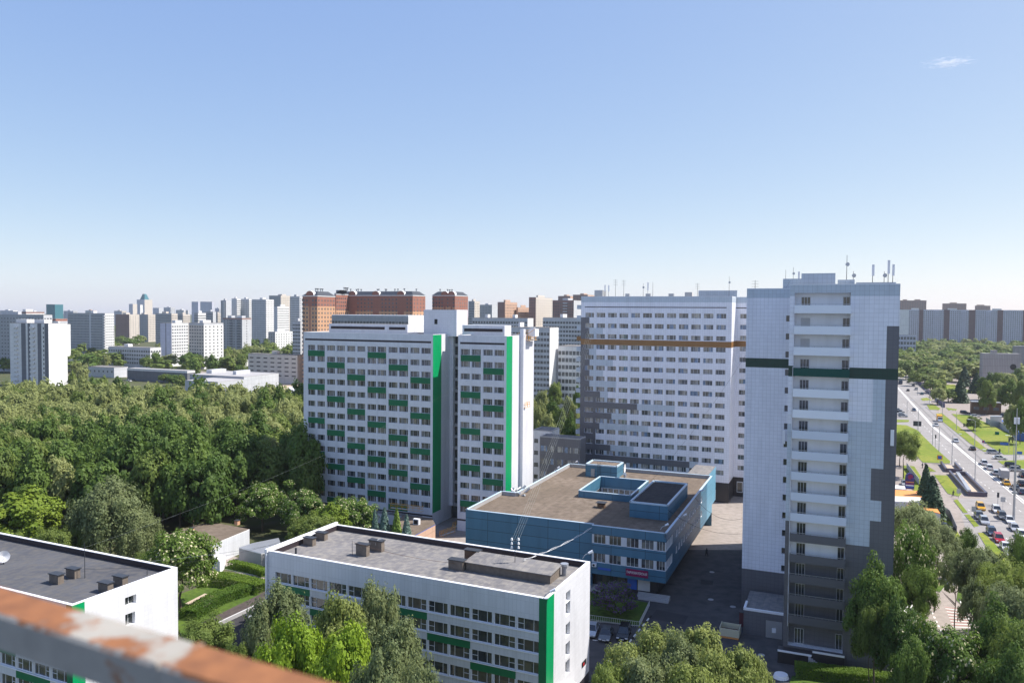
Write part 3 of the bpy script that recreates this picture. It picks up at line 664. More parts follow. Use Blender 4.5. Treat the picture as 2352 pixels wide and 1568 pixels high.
    tx = D.curves.new('lettering', 'FONT'); tx.body = 'ПАРИКМАХЕРСКАЯ'; tx.size = .62; tx.extrude = .01; tx.align_x = 'CENTER'; tx.align_y = 'CENTER'; tx.materials.append(TRIMW); tx.space_character = 1.0
    to0 = D.objects.new('lettering_curve', tx); COL.objects.link(to0); bpy.context.view_layer.update(); tm = D.meshes.new_from_object(to0.evaluated_get(bpy.context.evaluated_depsgraph_get())); D.objects.remove(to0)
    to = D.objects.new('lettering', tm); COL.objects.link(to); to.parent = s
    cpt = off(O2, E_, 8.4, None, -.22); to.matrix_basis = Matrix.Translation((cpt[0], cpt[1], 4.38)) @ Matrix.Rotation(math.atan2(E_[1], E_[0]), 4, 'Z') @ Matrix.Rotation(math.pi / 2, 4, 'X') @ Matrix.Diagonal((.62, 1, 1, 1))
    ns = MB(); ns.box(O2, E_, 1.2, 3.6, -.15, -.05, 4.1, 4.5, SIGNB); ns.build('street_plate', root)
    ac = MB(); ac.box(O2, E_, .15, .95, -.5, -.003, 4.6, 5.2, TRIMW); ac.tube((*off(O2, E_, .5, None, -.51), 4.9), (*off(O2, E_, .5, None, -.53), 4.9), .22, BLACK, 12); ac.build('air_conditioner', root)
    windows(root, specs)
    return O, zr
WHPIER = flat('white_wall_pier', (.62, .63, .66), .5, var=.06)
TRIMB = flat('pale_blue_coping', (.50, .62, .72), .4, var=.06)
GLASSB = glass('blue_building_glass', [(.03, .035, .04), (.28, .27, .25), (.09, .06, .05), (.02, .02, .025), (.36, .33, .27), (.14, .15, .16)], (1.2, 1.2, 2))
BL = blue_building()

# ================================================================== GROUND, ROADS, LAWNS
g = MB(); g.face([(-5000, -60, 0), (5000, -60, 0), (5000, 9000, 0), (-5000, 9000, 0)], SOIL); struct(g, 'ground')
def sheet(name, pts, z, mat, kerb=0, kmat=None):
    m = MB(); w_ = [P(x, y, z) for x, y in pts]
    a = sum(w_[i].x * w_[(i + 1) % len(w_)].y - w_[(i + 1) % len(w_)].x * w_[i].y for i in range(len(w_)))
    if a < 0: w_.reverse()
    if kerb:
        m.prism([(p.x, p.y) for p in w_], z, z + kerb, kmat or CONCL, mat, False)
    else: m.face([(p.x, p.y, z) for p in w_], mat)
    return struct(m, name)
# broad pavements and yards first, then asphalt, then kerbed lawns
A_ = lambda l: [CA(*p) for p in l]
C_ = lambda l: [CC(*p) for p in l]
sheet('pavement', A_([(-60, -60), (150, -130), (500, -60), (900, -40), (1700, -40), (2300, 900), (2300, 3000), (300, 3300), (-900, 1700), (-400, 500)]), .010, PAVE)
sheet('road', A_([(120, -70), (300, -60), (430, 60), (560, 240), (700, 480), (850, 600), (1000, 730), (1100, 790), (1300, 790), (1900, 800), (2300, 2600), (1000, 2450), (860, 1940), (960, 1650), (905, 1470), (870, 1340), (880, 1280), (1170, 1300), (900, 1015), (775, 925), (600, 735), (440, 572), (330, 525), (235, 520), (100, 500), (60, 100)]), .02, ROADM)
sheet('courtyard', [(1180, 1190), (1330, 1010), (2000, 1010), (2050, 1160), (2040, 1420), (1980, 1540), (1900, 1640), (1250, 1700), (1200, 1500)], .014, ASPH)
sheet('sunny_yard', [(1580, 1262), (1640, 1130), (1800, 1110), (1900, 1140), (1800, 1262)], .019, PAVE)
sheet('work_yard', [(930, 1290), (985, 1190), (1080, 1180), (1120, 1290)], .010, PAVE)
sheet('driveway', C_([(440, 760), (700, 790), (860, 1060), (940, 1240), (1140, 1600), (1000, 1800), (500, 1300), (470, 1000)]), .018, PAVE)
sheet('path', [(470, 1290), (640, 1345), (640, 1310), (500, 1265)], .012, PAVE); sheet('path', [(340, 1260), (470, 1290), (520, 1270), (420, 1240)], .013, PAVE)
def lawn(pts, m=GRASS): sheet('lawn', pts, .03, m, .12)
lawn(A_([(635, 405), (700, 398), (1190, 790), (1195, 808), (1140, 800), (1000, 720), (850, 600), (700, 480)]))
lawn(A_([(800, 405), (990, 420), (1100, 470), (1250, 540), (1700, 740), (1700, 836), (1350, 832), (1200, 745), (1000, 580)]))
lawn(A_([(540, 310), (600, 300), (685, 350), (670, 366), (570, 362)])); lawn(A_([(475, 245), (540, 235), (600, 262), (500, 270)])); lawn(A_([(740, 340), (860, 358), (850, 370), (770, 370)]))
lawn(A_([(180, 515), (330, 525), (440, 575), (600, 735), (790, 905), (780, 925), (500, 915), (410, 820), (180, 600)])); lawn(A_([(180, 465), (360, 470), (350, 492), (180, 495)]))
lawn(A_([(540, 945), (640, 1010), (560, 1010)])); lawn(A_([(618, 1045), (755, 1050), (905, 1240), (880, 1272), (760, 1240)]))
lawn(A_([(820, 1310), (860, 1300), (970, 1440), (925, 1442)])); lawn(A_([(935, 1460), (985, 1458), (1090, 1580), (1040, 1590)])); lawn(C_([(880, 280), (935, 282), (1130, 480), (1250, 640), (1330, 720), (1260, 720), (1000, 480)]))
lawn(A_([(300, 945), (410, 955), (480, 1060), (470, 1110), (560, 1230), (700, 1380), (900, 1700), (830, 1720), (640, 1400), (420, 1220), (290, 1100)]))
lawn(A_([(1280, 900), (1600, 885), (1700, 1010), (1400, 975)])); lawn(A_([(680, 100), (830, 100), (930, 150), (1040, 160), (1040, 195), (760, 180)]))
lawn(A_([(250, 10 - 30), (380, -60), (360, -20), (290, 20)]))
lawn(C_([(480, 680), (640, 690), (560, 790), (450, 760)]), GRASSG); lawn(C_([(720, 720), (860, 750), (900, 900), (860, 1010), (700, 860)]), GRASSG)
lawn([(1800, 1600), (1820, 1552), (1990, 1575), (2200, 1640)], GRASSG)
lawn([(1350, 1425), (1352, 1360), (1490, 1385), (1480, 1410), (1468, 1437)], GRASSG)
lawn([(400, 1430), (400, 1370), (480, 1340), (620, 1370), (560, 1420), (520, 1480), (440, 1500)], GRASSG); lawn([(505, 1305), (560, 1290), (640, 1305), (640, 1332)], GRASSG)
sheet('sand_patch', [(425, 1385), (470, 1362), (505, 1370), (470, 1395)], .16, SAND)
sheet('far_pavement', [(150, 862), (200, 850), (450, 850), (560, 868), (450, 872)], .012, PAVE); sheet('sports_ground', [(560, 890), (600, 868), (710, 862), (710, 900)], .012, SAND)
# painted markings
mk = MB(); REDP = flat('worn_red_paint', (.36, .15, .13), .7)
def line(pts, w_, mat=PAINTW, z=.026, mb=None):
    mb = mb or mk
    for p, q in zip(pts, pts[1:]):
        d = Vector((q.x - p.x, q.y - p.y)); l = d.length; d /= l; mb.box((p.x, p.y), d, 0, l, -w_ / 2, w_ / 2, z, z + .004, mat)
cl = [P(*CA(x, y)) for x, y in ((215, 112), (245, 145), (600, 540), (1040, 912), (1560, 1342), (2000, 1700))]
line(cl, .35); line([p + Vector((.9, .3, 0)) for p in cl], .3)
def dash(a, b, n, w_=.15):
    for k in range(n):
        p = a.lerp(b, k / n); q = a.lerp(b, (k + .4) / n); line([p, q], w_)
dash(P(*CA(300, 300)), P(*CA(960, 1010)), 26); dash(P(*CA(960, 1010)), P(*CA(1560, 1450)), 14)
dash(P(*CA(420, 130)), P(*CA(1000, 700)), 26); dash(P(*CC(800, 80)), P(*CC(1250, 420)), 12)
dash(P(*CC(440, 860)), P(*CC(600, 1190)), 9, .25); dash(P(1361, 1469), P(1480, 1480), 4, .2)
for k in range(14):
    a = P(*CC(600 + k * 5, 915 + k * 13)); b = P(*CC(750 + k * 7, 935 + k * 12)); line([a, b], .22, PAINTW if k % 2 else REDP)
mo = struct(mk, 'road_markings')
kb = MB()
for k in range(26):
    a = P(1495 - k * 5.0, 1425 + k * 6.1 - 10); b = P(1495 - (k + 1) * 5.0, 1425 + (k + 1) * 6.1 - 10); d = Vector((b.x - a.x, b.y - a.y)); l = d.length; d /= l
    kb.box((a.x, a.y), d, 0, l, -.1, .1, .02, .2, PAINTW if k % 2 else BLACK)
for k in range(34):
    a = P(*CC(720 + k * 12, 850 + k * 24)); b = P(*CC(720 + (k + 1) * 12, 850 + (k + 1) * 24)); d = Vector((b.x - a.x, b.y - a.y)); l = d.length; d /= l
    kb.box((a.x, a.y), d, 0, l, -.1, .1, .02, .2, PAINTW if k % 2 else BLACK)
struct(kb, 'striped_kerb')

# ================================================================== BACKGROUND BUILDINGS
def fmat(name, col, band=None, th=2.8, tw=3.2, line=.8): return clad(name, col, tw, th, line, .10, .8, .05, .12)
FW = fmat('far_white_wall', (.74, .73, .73)); FG = fmat('far_grey_wall', (.36, .37, .40)); FLG = fmat('far_pale_grey_wall', (.52, .53, .56)); FCR = fmat('far_cream_wall', (.60, .54, .48)); FPK = fmat('far_peach_wall', (.55, .36, .26))
FDG = fmat('far_dark_grey_wall', (.15, .155, .18)); FRB = fmat('red_brick_wall', (.33, .14, .10)); FDR = fmat('dark_red_strip_wall', (.12, .065, .075)); FOB = fmat('orange_brick_wall', (.56, .32, .19)); FBR = fmat('brown_brick_wall', (.30, .185, .165)); FTE = fmat('teal_glass_wall', (.03, .16, .20)); FLIL = fmat('lilac_grey_wall', (.50, .51, .60)); FCO = fmat('ribbed_concrete', (.34, .31, .31), tw=1.1, th=5, line=.6)
def slab(name, label, px0, pxc, px1, pyt, Y, fm, sm=None, cat='building', z0=0, fh=2.85, wc=0, ws=0, wh=1.3, ww=1.4, roofh=0, band=None, rm=None, limit=0, wm=None, topm=None, topf=0, group=None, balc=(), stripes=(), house=((.3, .55),), wgap=.6, e=None):
    """front from px0 to pxc, right side from pxc to px1; pyt is the roof line at px0"""
    e = e or E_; nn = (-e[1], e[0])
    q = PY(px0, pyt, Y); zt = q.z; O = (q.x, q.y); sm = sm or fm  # sm often paler than fm: sunlight on the right side painted into its colour
    L = along(O, e, pxc, zt); Fc = off(O, e, L); Dp = along(Fc, nn, px1, zt) if px1 > pxc else 12
    Dp = min(max(Dp, 5), 90)
    root = thing(name, label, cat, (O[0], O[1], 0), group); m = MB()
    def cf(mm):
        def f(x, z):
            if topf and z > zt - topf: return topm
            for (a, b, sm_) in stripes:
                if mm is fm and a * L < x < b * L: return sm_
            return mm
        return f
    cx = [v * L for s_ in stripes for v in s_[:2]]
    facade(m, O, e, L, z0, zt, [], cf(fm), .1, cx, [zt - topf] if topf else []); facade(m, Fc, nn, Dp, z0, zt, [], cf(sm), .1, [], [zt - topf] if topf else [])
    facade(m, off(O, e, L, nn, Dp), (-e[0], -e[1]), L, z0, zt, [], cf(sm), .1); facade(m, off(O, e, 0, nn, Dp), (-nn[0], -nn[1]), Dp, z0, zt, [], cf(sm), .1)
    m.build('wall', root)
    r = MB(); r.box(O, e, 0, L, 0, Dp, zt + .003, zt + .25, rm or CONC); r.box(O, e, .4, L - .4, .35, Dp - .35, zt + .253, zt + .3, rm or BITU)
    r.build('roof', root)
    if house:
        hm = MB()
        for a, b in house: hm.box(O, e, a * L, b * L, Dp * .3, Dp * .7, zt + .303, zt + 2.6, sm)
        hm.build('roof_house', root)
    specs = []; nf = int((zt - z0 - 2.2) / fh); gm = wm or FARG
    def grid(Os, u, Ls, n):
        if not n: return
        pitch = Ls / n
        for i in range(nf):
            zb = zt - 2.3 - fh * i - wh * .5
            if zb < z0 + .5: break
            for k in range(n):
                c = (k + .5) * pitch; w2 = min(ww, pitch * .8) / 2
                if any(a * Ls < c < b * Ls for a, b, _ in stripes) and u is e: continue
                specs.append((Os, u, c - w2, c + w2, zb - wh / 2, zb + wh / 2, -.04, 'one', gm))
    grid(O, e, L, wc); grid(Fc, nn, Dp, ws)
    if specs: windows(root, specs, limit, False)
    for (a, b, mt) in balc:                       # stacks of balconies on the front (fractions of its length)
        for i in range(min(nf, 60)):
            bm = MB(); z = zt - 3.2 - fh * i
            if z < z0 + 2: break
            bm.box(O, e, a * L, b * L, -1.1, -.06, z, z + 1.1, mt); bm.build('balcony', root)
    return root, O, zt, L, Dp
def G4(x): return 344.5 + x * .1587
def G4y(y): return 660.4 + y * .1587
BG = []
def b(*a, **k): BG.append(slab(*a, **k)); return BG[-1]
# far left
b('apartment_block', 'long grey slab block at the left edge behind the white corner tower', -40, 100, 120, 722, 640, FG, FLG, wc=20, ws=3, wh=1.2, limit=100)
b('office_block', 'low white office block at the left skyline with a brown roof storey', 30, 60, 102, 716, 760, FLG, FW, wc=6, ws=12, topm=FBR, topf=1.5, limit=60)
t = b('residential_tower', 'white panel tower with dark balcony recesses at the wood\'s left edge', 22, 111, 154, 742, 514, FW, FW, wc=4, ww=1.2, limit=60, stripes=((.30, .42, FDG), (.47, .53, FDG), (.72, .82, FDG), (.9, .995, FDG)), balc=((.12, .22, FW), (.55, .66, FW)), house=((.02, .3), (.5, .75)))
b('glass_tower', 'teal glass office tower on the left skyline', 106, 126, 145, 699, 2200, FTE, FTE, 'tower', fh=4, house=())
b('office_block', 'red roofed low block below the teal glass tower', 104, 128, 155, 732, 900, FG, FLG, topm=FRB, topf=2.5, house=())
b('office_block', 'pale low block with long window bands below the teal tower', 106, 150, 158, 744, 700, FLG, FW, wc=10, ww=3, limit=50)
b('apartment_block', 'big grey block with white sunlit balconies along its right end', 156, 241, 262, 719, 860, FG, FW, wc=26, ws=5, wh=1.0, limit=100, balc=((.96, 1.0, FW),), stripes=((.58, .63, FLG),), house=((.55, .62),))
b('apartment_block', 'brown grey slab block right of the white balcony block', 265, 297, 320, 722, 1150, FBR, FCR, wc=12, ws=4, wh=1, limit=0)
b('apartment_block', 'cream sided block between two dark slabs at left', 310, 340, 358, 722, 1250, FG, FCR, wc=8, ws=5, wh=1, limit=0)
b('skyscraper', 'stepped skyscraper with a pointed blue roof on the left skyline', 314, 332, 350, 688, 3000, FLIL, FCR, 'skyscraper', fh=4, house=())
q = BG[-1]; m = MB(); O_, zt_, L_, D_ = q[1:5]
cc = [off(O_, E_, L_ * a, N_, D_ * c) for a, c in ((.2, .2), (.8, .2), (.8, .8), (.2, .8))]; c2 = [off(O_, E_, L_ * a, N_, D_ * c) for a, c in ((.38, .38), (.62, .38), (.62, .62), (.38, .62))]
m.hexa([(*p, zt_) for p in cc] + [(*p, zt_ + 22) for p in c2], FTE); m.build('spire_roof', q[0])
b('apartment_tower', 'rose grey tower just left of the pointed skyscraper', 296, 305, 315, 698, 2600, FLIL, FCR, 'tower', house=())
b('apartment_tower', 'small pale tower in front of the pointed skyscraper', 316, 322, 328, 700, 2300, FLIL, FW, 'tower', house=())
b('apartment_block', 'bluish block right of the pointed skyscraper', 351, 365, 374, 707, 2500, FLIL, FLG, house=())
b('apartment_block', 'dark grey slab behind the twin white towers', 357, 394, 408, 720, 1000, FG, FCR, wc=14, ws=4, wh=1, limit=0)
b('apartment_block', 'small cream block peeping between the dark slabs', 408, 420, 437, 722, 1100, FG, FCR, wc=4, ws=6, limit=0)
b('apartment_tower', 'left one of the pair of dark blue towers on the skyline', 440, 455, 458, 693, 2000, FLIL, FLIL, 'tower', house=())
b('apartment_tower', 'wide right one of the pair of dark blue towers on the skyline', 460, 487, 491, 693, 1950, FLIL, FLIL, 'tower', house=())
b('apartment_block', 'white stepped block above the twin white towers', 446, 455, 473, 719, 900, FG, FW, wc=3, ws=8, limit=0)
b('apartment_block', 'narrow grey slab right of the white stepped block', 473, 489, 496, 716, 950, FG, FLG, wc=5, limit=0)
b('apartment_block', 'low cream block on the skyline right of the blue towers', 495, 500, 507, 720, 1300, FG, FCR, wc=3, ws=3, limit=0)
for px0, pc, p1, yt, Y, fa, fb, lb in ((0, 30, 40, 713, 1900, FLIL, FW, 'pale low skyline block at the far left edge'), (62, 84, 98, 716, 1800, FLG, FW, 'white skyline block left of the teal tower'), (146, 168, 178, 714, 2100, FLIL, FLG, 'lilac skyline block right of the teal tower'), (196, 214, 222, 713, 2200, FLG, FPK, 'small rosy skyline block above the big grey block'), (262, 280, 290, 714, 2000, FLIL, FCR, 'cream skyline block left of the rose grey tower'), (376, 392, 402, 706, 2400, FLIL, FLG, 'bluish skyline tower right of the pointed skyscraper'), (404, 422, 434, 712, 2000, FLG, FW, 'white skyline block between skyscraper and dark blue towers'), (494, 503, 508, 708, 2000, FLIL, FLG, 'narrow skyline block right of the dark blue towers')):
    b('apartment_block', lb, px0, pc, p1, yt, Y, fa, fb, wc=max(4, (pc - px0) // 3), ws=3, wh=1.4, ww=2.4, fh=3.2)
# twin white towers
b('panel_tower', 'left half of the twin white towers, with a dark slit down its shaded face', 368, 394, 432, 742, 706, FLIL, FW, 'tower', ws=7, ww=1.6, limit=100, stripes=((.45, .52, FDG),), house=((.6, .9),))  # lilac front puts shade into the colour of a white tower
b('panel_tower', 'right half of the twin white towers, standing nearer', 434, 468, 513, 742, 680, FCR, FW, 'tower', wc=6, ws=5, limit=100, topm=FLG, topf=1.5)
b('balcony_block', 'grey block with dark balconies right of the twin white towers', 512, 556, 577, 730, 860, FG, FLG, 'block', wc=6, ws=1, limit=60, balc=((.35, .5, FDG), (.75, .95, FDG)), topm=FBR, topf=1.6, house=((.1, .3), (.6, .85)))
b('apartment_tower', 'grey and white striped tower with sunlit balconies', 507, 519, 530, 690, 1100, FG, FLG, 'tower', wc=3, balc=((.55, .85, FW),), limit=0)
b('apartment_tower', 'white slab tower second in the pale row', 532, 544, 553, 686, 1120, FLG, FW, 'tower', ws=5, limit=0)
b('apartment_tower', 'pale tower third in the pale row', 553, 572, 579, 687, 1130, FLG, FW, 'tower', wc=5, ws=3, limit=0)
b('apartment_tower', 'tallest white slab of the pale row', 578, 611, 629, 688, 1040, FLG, FW, 'tower', wc=9, ws=5, wh=1, limit=100, house=((.4, .6),))
b('apartment_tower', 'shorter bright white tower in front of the pale row', 629, 637, 664, 704, 960, FLG, FW, 'tower', ws=10, wh=1.2, limit=100, house=((.6, .9),))
b('apartment_tower', 'grey tower with a raised lift house on the skyline', 618, 645, 668, 679, 1300, FG, FCR, 'tower', wc=6, ws=5, limit=0, house=((.5, .85),))
b('apartment_tower', 'grey blue tower next to the red brick complex', 666, 688, 697, 681, 1000, FLG, FLG, 'tower', wc=7, ws=2, wh=1, limit=0)
b('panel_block', 'low pale block in front of the white towers row', 616, 632, 672, 762, 900, FG, FW, 'block', wc=3, ws=7, limit=60)
b('panel_block', 'lilac grey lower block beside the red brick tower', 672, 690, 697, 738, 640, FLG, FLG, 'block', wc=5, limit=60)
# low buildings behind the wood
b('school_building', 'long white four storey building with dotted windows', 249, 345, 370, 796, 690, FLG, FW, wc=18, ws=4, fh=3.4, ww=1.8, wh=1.7, limit=100, house=((.3, .4),))
b('warehouse', 'pale grey hall with a flat roof behind the wood', 203, 262, 294, 842, 590, FLG, FLG, 'warehouse', wc=6, fh=5, limit=20, rm=BITU, house=())
b('showroom', 'glass walled showroom with a flat overhanging roof', 292, 430, 448, 846, 560, FDG, FDG, 'showroom', fh=4, topm=FW, topf=1.2, house=(), rm=CONC)
b('warehouse', 'wide flat warehouse roof dotted with vents', 436, 560, 640, 860, 490, FG, FLG, 'warehouse', house=((.1, .2), (.6, .66)), rm=CONC)
b('warehouse', 'low white shed strip in front of the vent dotted roof', 425, 500, 560, 874, 462, FLG, FLG, 'warehouse', house=(), rm=CONC)
b('workshop', 'small cream workshop right of the twin white towers', 514, 560, 576, 826, 640, FCR, FW, 'workshop', wc=4, fh=5, limit=10, house=())
b('car_park', 'beige banded car park with dark openings left of the green tower', 570, 683, 697, 812, 560, FCR, FCR, 'car park', wc=7, fh=3.0, ww=3.4, wh=.75, limit=40, wm=SOFFIT, rm=BITU, house=((.45, .56),))
b('shed', 'small grey hut behind the white corner tower', 155, 175, 190, 826, 640, FLG, FW, 'hut', house=(), rm=METAL)
# red brick complex
def redblock(label, px0, pxc, px1, pyt, Y, wc, ws, arches, tf=12):
    r, O, zt, L, Dp = b('brick_apartment_house', label, px0, pxc, px1, pyt, Y, FOB, FOB, 'apartment house', wc=wc, ws=ws, wh=1.4, ww=1.3, limit=100, topm=FRB, topf=tf, house=(), rm=FBR, balc=((.02, .06, FDG),), stripes=tuple((a - .04, a + .04, FRB) for a in arches) if L_ else ())
    m = MB(); n = max(1, len(arches))
    for a in arches:
        c = a * L; w_ = 3.2
        pts = [(c - w_, zt + .3)] + [(c + w_ * math.cos(t), zt + 1.2 + 2.4 * math.sin(t)) for t in [math.pi * k / 8 for k in range(8, -1, -1)]] + [(c + w_, zt + .3)]
        n_ = (E_[1], -E_[0]); f = [(O[0] + E_[0] * x + n_[0] * .3, O[1] + E_[1] * x + n_[1] * .3, z) for x, z in pts]; bk = [(p[0] - n_[0] * 3, p[1] - n_[1] * 3, p[2]) for p in f]
        m.face(f, FRB); m.face(bk[::-1], FRB)
        for i in range(len(f)): m.face([f[i], bk[i], bk[(i + 1) % len(f)], f[(i + 1) % len(f)]], TRIMW)
    if arches: m.build('gable', r)
    m = MB(); q0 = [off(O, E_, x, N_, y) for x, y in ((-.3, -.3), (L + .3, -.3), (L + .3, Dp + .3), (-.3, Dp + .3))]; q1 = [off(O, E_, x, N_, y) for x, y in ((3, 4), (L - 3, 4), (L - 3, Dp - 4), (3, Dp - 4))]
    m.hexa([(*p, zt + .31) for p in q0] + [(*p, zt + 3.4) for p in q1], DKMET); m.build('mansard_roof', r)
    m = MB(); R_ = random.Random(int(px0))
    for k in range(max(4, int(L / 5))):
        x = R_.uniform(3.5, max(4, L - 3.5)); p = off(O, E_, x, N_, R_.uniform(4, max(4.5, Dp - 4))); m.tube((*p, zt + 3), (*p, zt + 5), .4, METAL, 6); m.tube((*p, zt + 5), (*p, zt + 5.5), .8, DKMET, 6)
    m.build('chimney', r)
    m = MB(); m.box(O, E_, -.2, L + .2, -.25, -.003, zt - .2, zt + .3, TRIMW); m.box(off(O, E_, L), N_, -.2, Dp, -.25, -.003, zt - .2, zt + .3, TRIMW); m.build('cornice', r)
L_ = 1
redblock('front tower of the red brick complex with an arched gable', 695, 729, 770, 680, 540, 5, 6, (.5,), 7)
redblock('linking middle block of the red brick complex', 768, 772, 800, 676, 600, 0, 6, ())
redblock('long wing of the red brick complex with three gables', 772, 948, 977, 679, 620, 22, 4, (.22, .53, .85))
redblock('separate red brick house with white arches beside the roof cube', 993, 1045, 1075, 679, 640, 8, 6, (.55, .85), 9)
b('panel_block', 'long grey block with white flat roof just behind the green tower', 762, 938, 976, 724, 330, FG, FW, 'block', wc=24, ws=0, fh=2.8, wh=1.5, ww=1.7, limit=100, house=(), rm=TRIMW)
# middle
b('apartment_tower', 'slim pale tower right of the red brick house', 1076, 1090, 1102, 692, 900, FG, FCR, 'tower', wc=4, ws=3, wh=1, limit=0)
b('apartment_block', 'low dark block on the skyline beside the slim pale tower', 1102, 1130, 1143, 700, 1400, FG, FLG, wc=8, limit=0)
b('brick_house', 'orange brick stepped block left part', 1143, 1160, 1188, 694, 800, FBR, FPK, 'block', ws=8, limit=60)
b('brick_house', 'orange brick stepped block lower right part', 1186, 1190, 1217, 706, 820, FPK, FPK, 'block', ws=6, limit=40)
b('apartment_tower', 'pink and cream striped tower with a scalloped roof line', 1215, 1231, 1269, 683, 820, FBR, FCR, 'tower', wc=3, ws=9, fh=2.8, wh=1.2, limit=100)
b('apartment_tower', 'brown banded tower right of the striped pink one', 1269, 1318, 1345, 690, 800, FBR, FLG, 'tower', wc=9, wh=1.5, limit=100, balc=((.5, .7, FLG),))
b('apartment_block', 'brown brick block stepping above the banded tower', 1282, 1310, 1325, 680, 1300, FBR, FPK, wc=5, limit=0)
b('apartment_block', 'tallest brown brick block beside the grey tower roof', 1316, 1350, 1370, 677, 1250, FBR, FPK, wc=5, limit=0)
b('panel_block', 'upper grey nine storey slab behind the crane platform', 1085, 1212, 1225, 730, 560, FLG, FW, 'block', wc=20, wh=1.4, ww=1.5, limit=100, house=((.2, .25), (.7, .75)))
b('panel_block', 'grey nine storey slab left of the banded tower', 1247, 1380, 1400, 730, 520, FLG, FW, 'block', wc=20, wh=1.4, ww=1.5, limit=100, house=((.25, .3), (.75, .8)))
b('panel_block', 'nearest grey panel slab with white sunlit end wall', 1170, 1263, 1283, 752, 400, FLG, FW, 'block', wc=13, wh=1.4, ww=1.5, limit=100, house=((.15, .2),))
b('school_building', 'white four storey school with paired windows', 1282, 1340, 1360, 795, 400, FW, FW, 'school', wc=7, fh=3.6, ww=1.8, wh=2, limit=60, house=())
b('kindergarten', 'low lilac building with a small upper storey', 1229, 1262, 1290, 832, 440, FLIL, FCR, 'building', wc=5, fh=4, ww=2.5, limit=20, house=((.2, .8),), rm=ORANGE if 0 else CONC)
# behind right of green tower: link building
b('link_building', 'white three storey annex between the two towers', 1225, 1266, 1285, 988, 222, WHITE, WHITE, 'building', wc=3, fh=3.4, ww=1.2, wh=1.2, limit=20, house=(), wm=GLASSD, e=N_ if 0 else None)
b('link_building', 'dark grey low wing joining the banded tower', 1240, 1333, 1336, 1003, 214, DARKT, DARKT, 'building', z0=3.4, wc=5, fh=3.5, ww=3.2, wh=1.5, limit=20, house=(), wm=GLASSP)
# right of the road
STR = ((.10, .13, FDR), (.27, .31, FDR), (.44, .485, FDR), (.63, .67, FDR), (.80, .83, FDR))
r_ = b('long_apartment_house', 'very long lilac grey apartment house with dark red vertical strips', 2078, 2420, 2440, 711, 1300, FLIL, FW, 'apartment house', wc=70, fh=3.3, wh=1.7, ww=1.8, limit=100, e=(.985, -.17), stripes=STR, house=((.05, .1), (.3, .36), (.6, .66)), balc=((.2, .235, FLIL), (.39, .42, FLIL), (.56, .59, FLIL)))
b('apartment_block', 'blank white end block left of the long lilac apartment house', 2060, 2088, 2092, 711, 1250, FW, FW, wc=0, house=())
b('brick_block', 'brown brick block at far right behind the grey corner', 2060, 2128, 2150, 690, 1800, FBR, FPK, wc=12, limit=0, house=((.2, .35), (.6, .8)))
b('brick_block', 'brown and orange stepped block above the long house', 2165, 2220, 2245, 697, 1850, FBR, FPK, wc=8, limit=0, house=((.3, .6),))
b('brick_block', 'low brown block with orange side on the right skyline', 2240, 2275, 2300, 702, 1900, FBR, FPK, wc=6, limit=0, house=((.1, .6),))
b('school_building', 'lilac four storey school right of the grey corner strip', 2040, 2104, 2110, 768, 900, FLIL, FLG, 'school', wc=9, fh=5.6, ww=2.4, wh=3.2, limit=60, house=())
r_, O, zt, L, Dp = b('concrete_hall', 'windowless ribbed concrete hall with one round window', 2258, 2345, 2440, 812, 560, FCO, FCO, 'hall', house=((.25, .4),), rm=CONC, e=(.99, -.14))
m = MB(); cpt = PY(2322, 842, 560); n_ = (-.14, -.99); c3 = Vector((O[0] + .99 * (cpt.x - O[0]), O[1] - .14 * (cpt.x - O[0]), cpt.z)) + Vector((n_[0], n_[1], 0)) * .04
m.tube(c3, c3 + Vector((n_[0], n_[1], 0)) * .12, 2.1, BLACK, 20); m.build('round_window', r_)
b('concrete_hall', 'upper concrete storey behind the round windowed hall', 2333, 2400, 2420, 795, 640, FCO, FCO, 'hall', house=(), rm=CONC, e=(.99, -.14))
b('pavilion', 'low white stepped pavilion among the trees by the road', 2174, 2245, 2252, 822, 780, FW, FW, 'pavilion', z0=0, topm=FBR, topf=.8, house=(), rm=CONCL)
b('kiosk', 'brown flat roofed gatehouse beside the car park', 2232, 2300, 2306, 923, 405, WOODD, WOODD, 'gatehouse', wc=3, fh=3, ww=2.5, wh=1.6, limit=9, house=(), rm=METAL)

# ---------- small buildings in the yard
def hut(name, label, cat, pts, z, wm, rm, ztop=None, coping=TRIMW):
    w_ = [P(x, y, z) for x, y in pts]
    a = sum(w_[i].x * w_[(i + 1) % len(w_)].y - w_[(i + 1) % len(w_)].x * w_[i].y for i in range(len(w_)))
    if a < 0: w_.reverse()
    r = thing(name, label, cat, (w_[0].x, w_[0].y, 0)); m = MB()
    for i in range(len(w_)):
        p, q_ = w_[i], w_[(i + 1) % len(w_)]; m.face([(p.x, p.y, 0), (q_.x, q_.y, 0), (q_.x, q_.y, z - .003), (p.x, p.y, z - .003)], wm)
    m.build('wall', r); m = MB(); m.prism([(p.x, p.y) for p in w_], z, z + .15, coping, rm); m.build('roof', r)
    cx = sum(p.x for p in w_) / len(w_); cy = sum(p.y for p in w_) / len(w_)
    return r, (cx, cy), w_
r, c, w_ = hut('utility_building', 'small white building with a patched brown roof below the wood', 'utility building', [(382, 1230), (480, 1198), (573, 1216), (476, 1256)], 4.2, WHITEV, BITB)
for k, (x, y) in enumerate(((545, 1204), (440, 1222))):
    p = P(x, y, 4.4); m = MB(); m.box((p.x, p.y), E_, -.4, .4, -.4, .4, 4.36, 5.3, FOB); m.box((p.x, p.y), E_, -.5, .5, -.5, .5, 5.303, 5.4, DKMET); m.build('chimney', r)
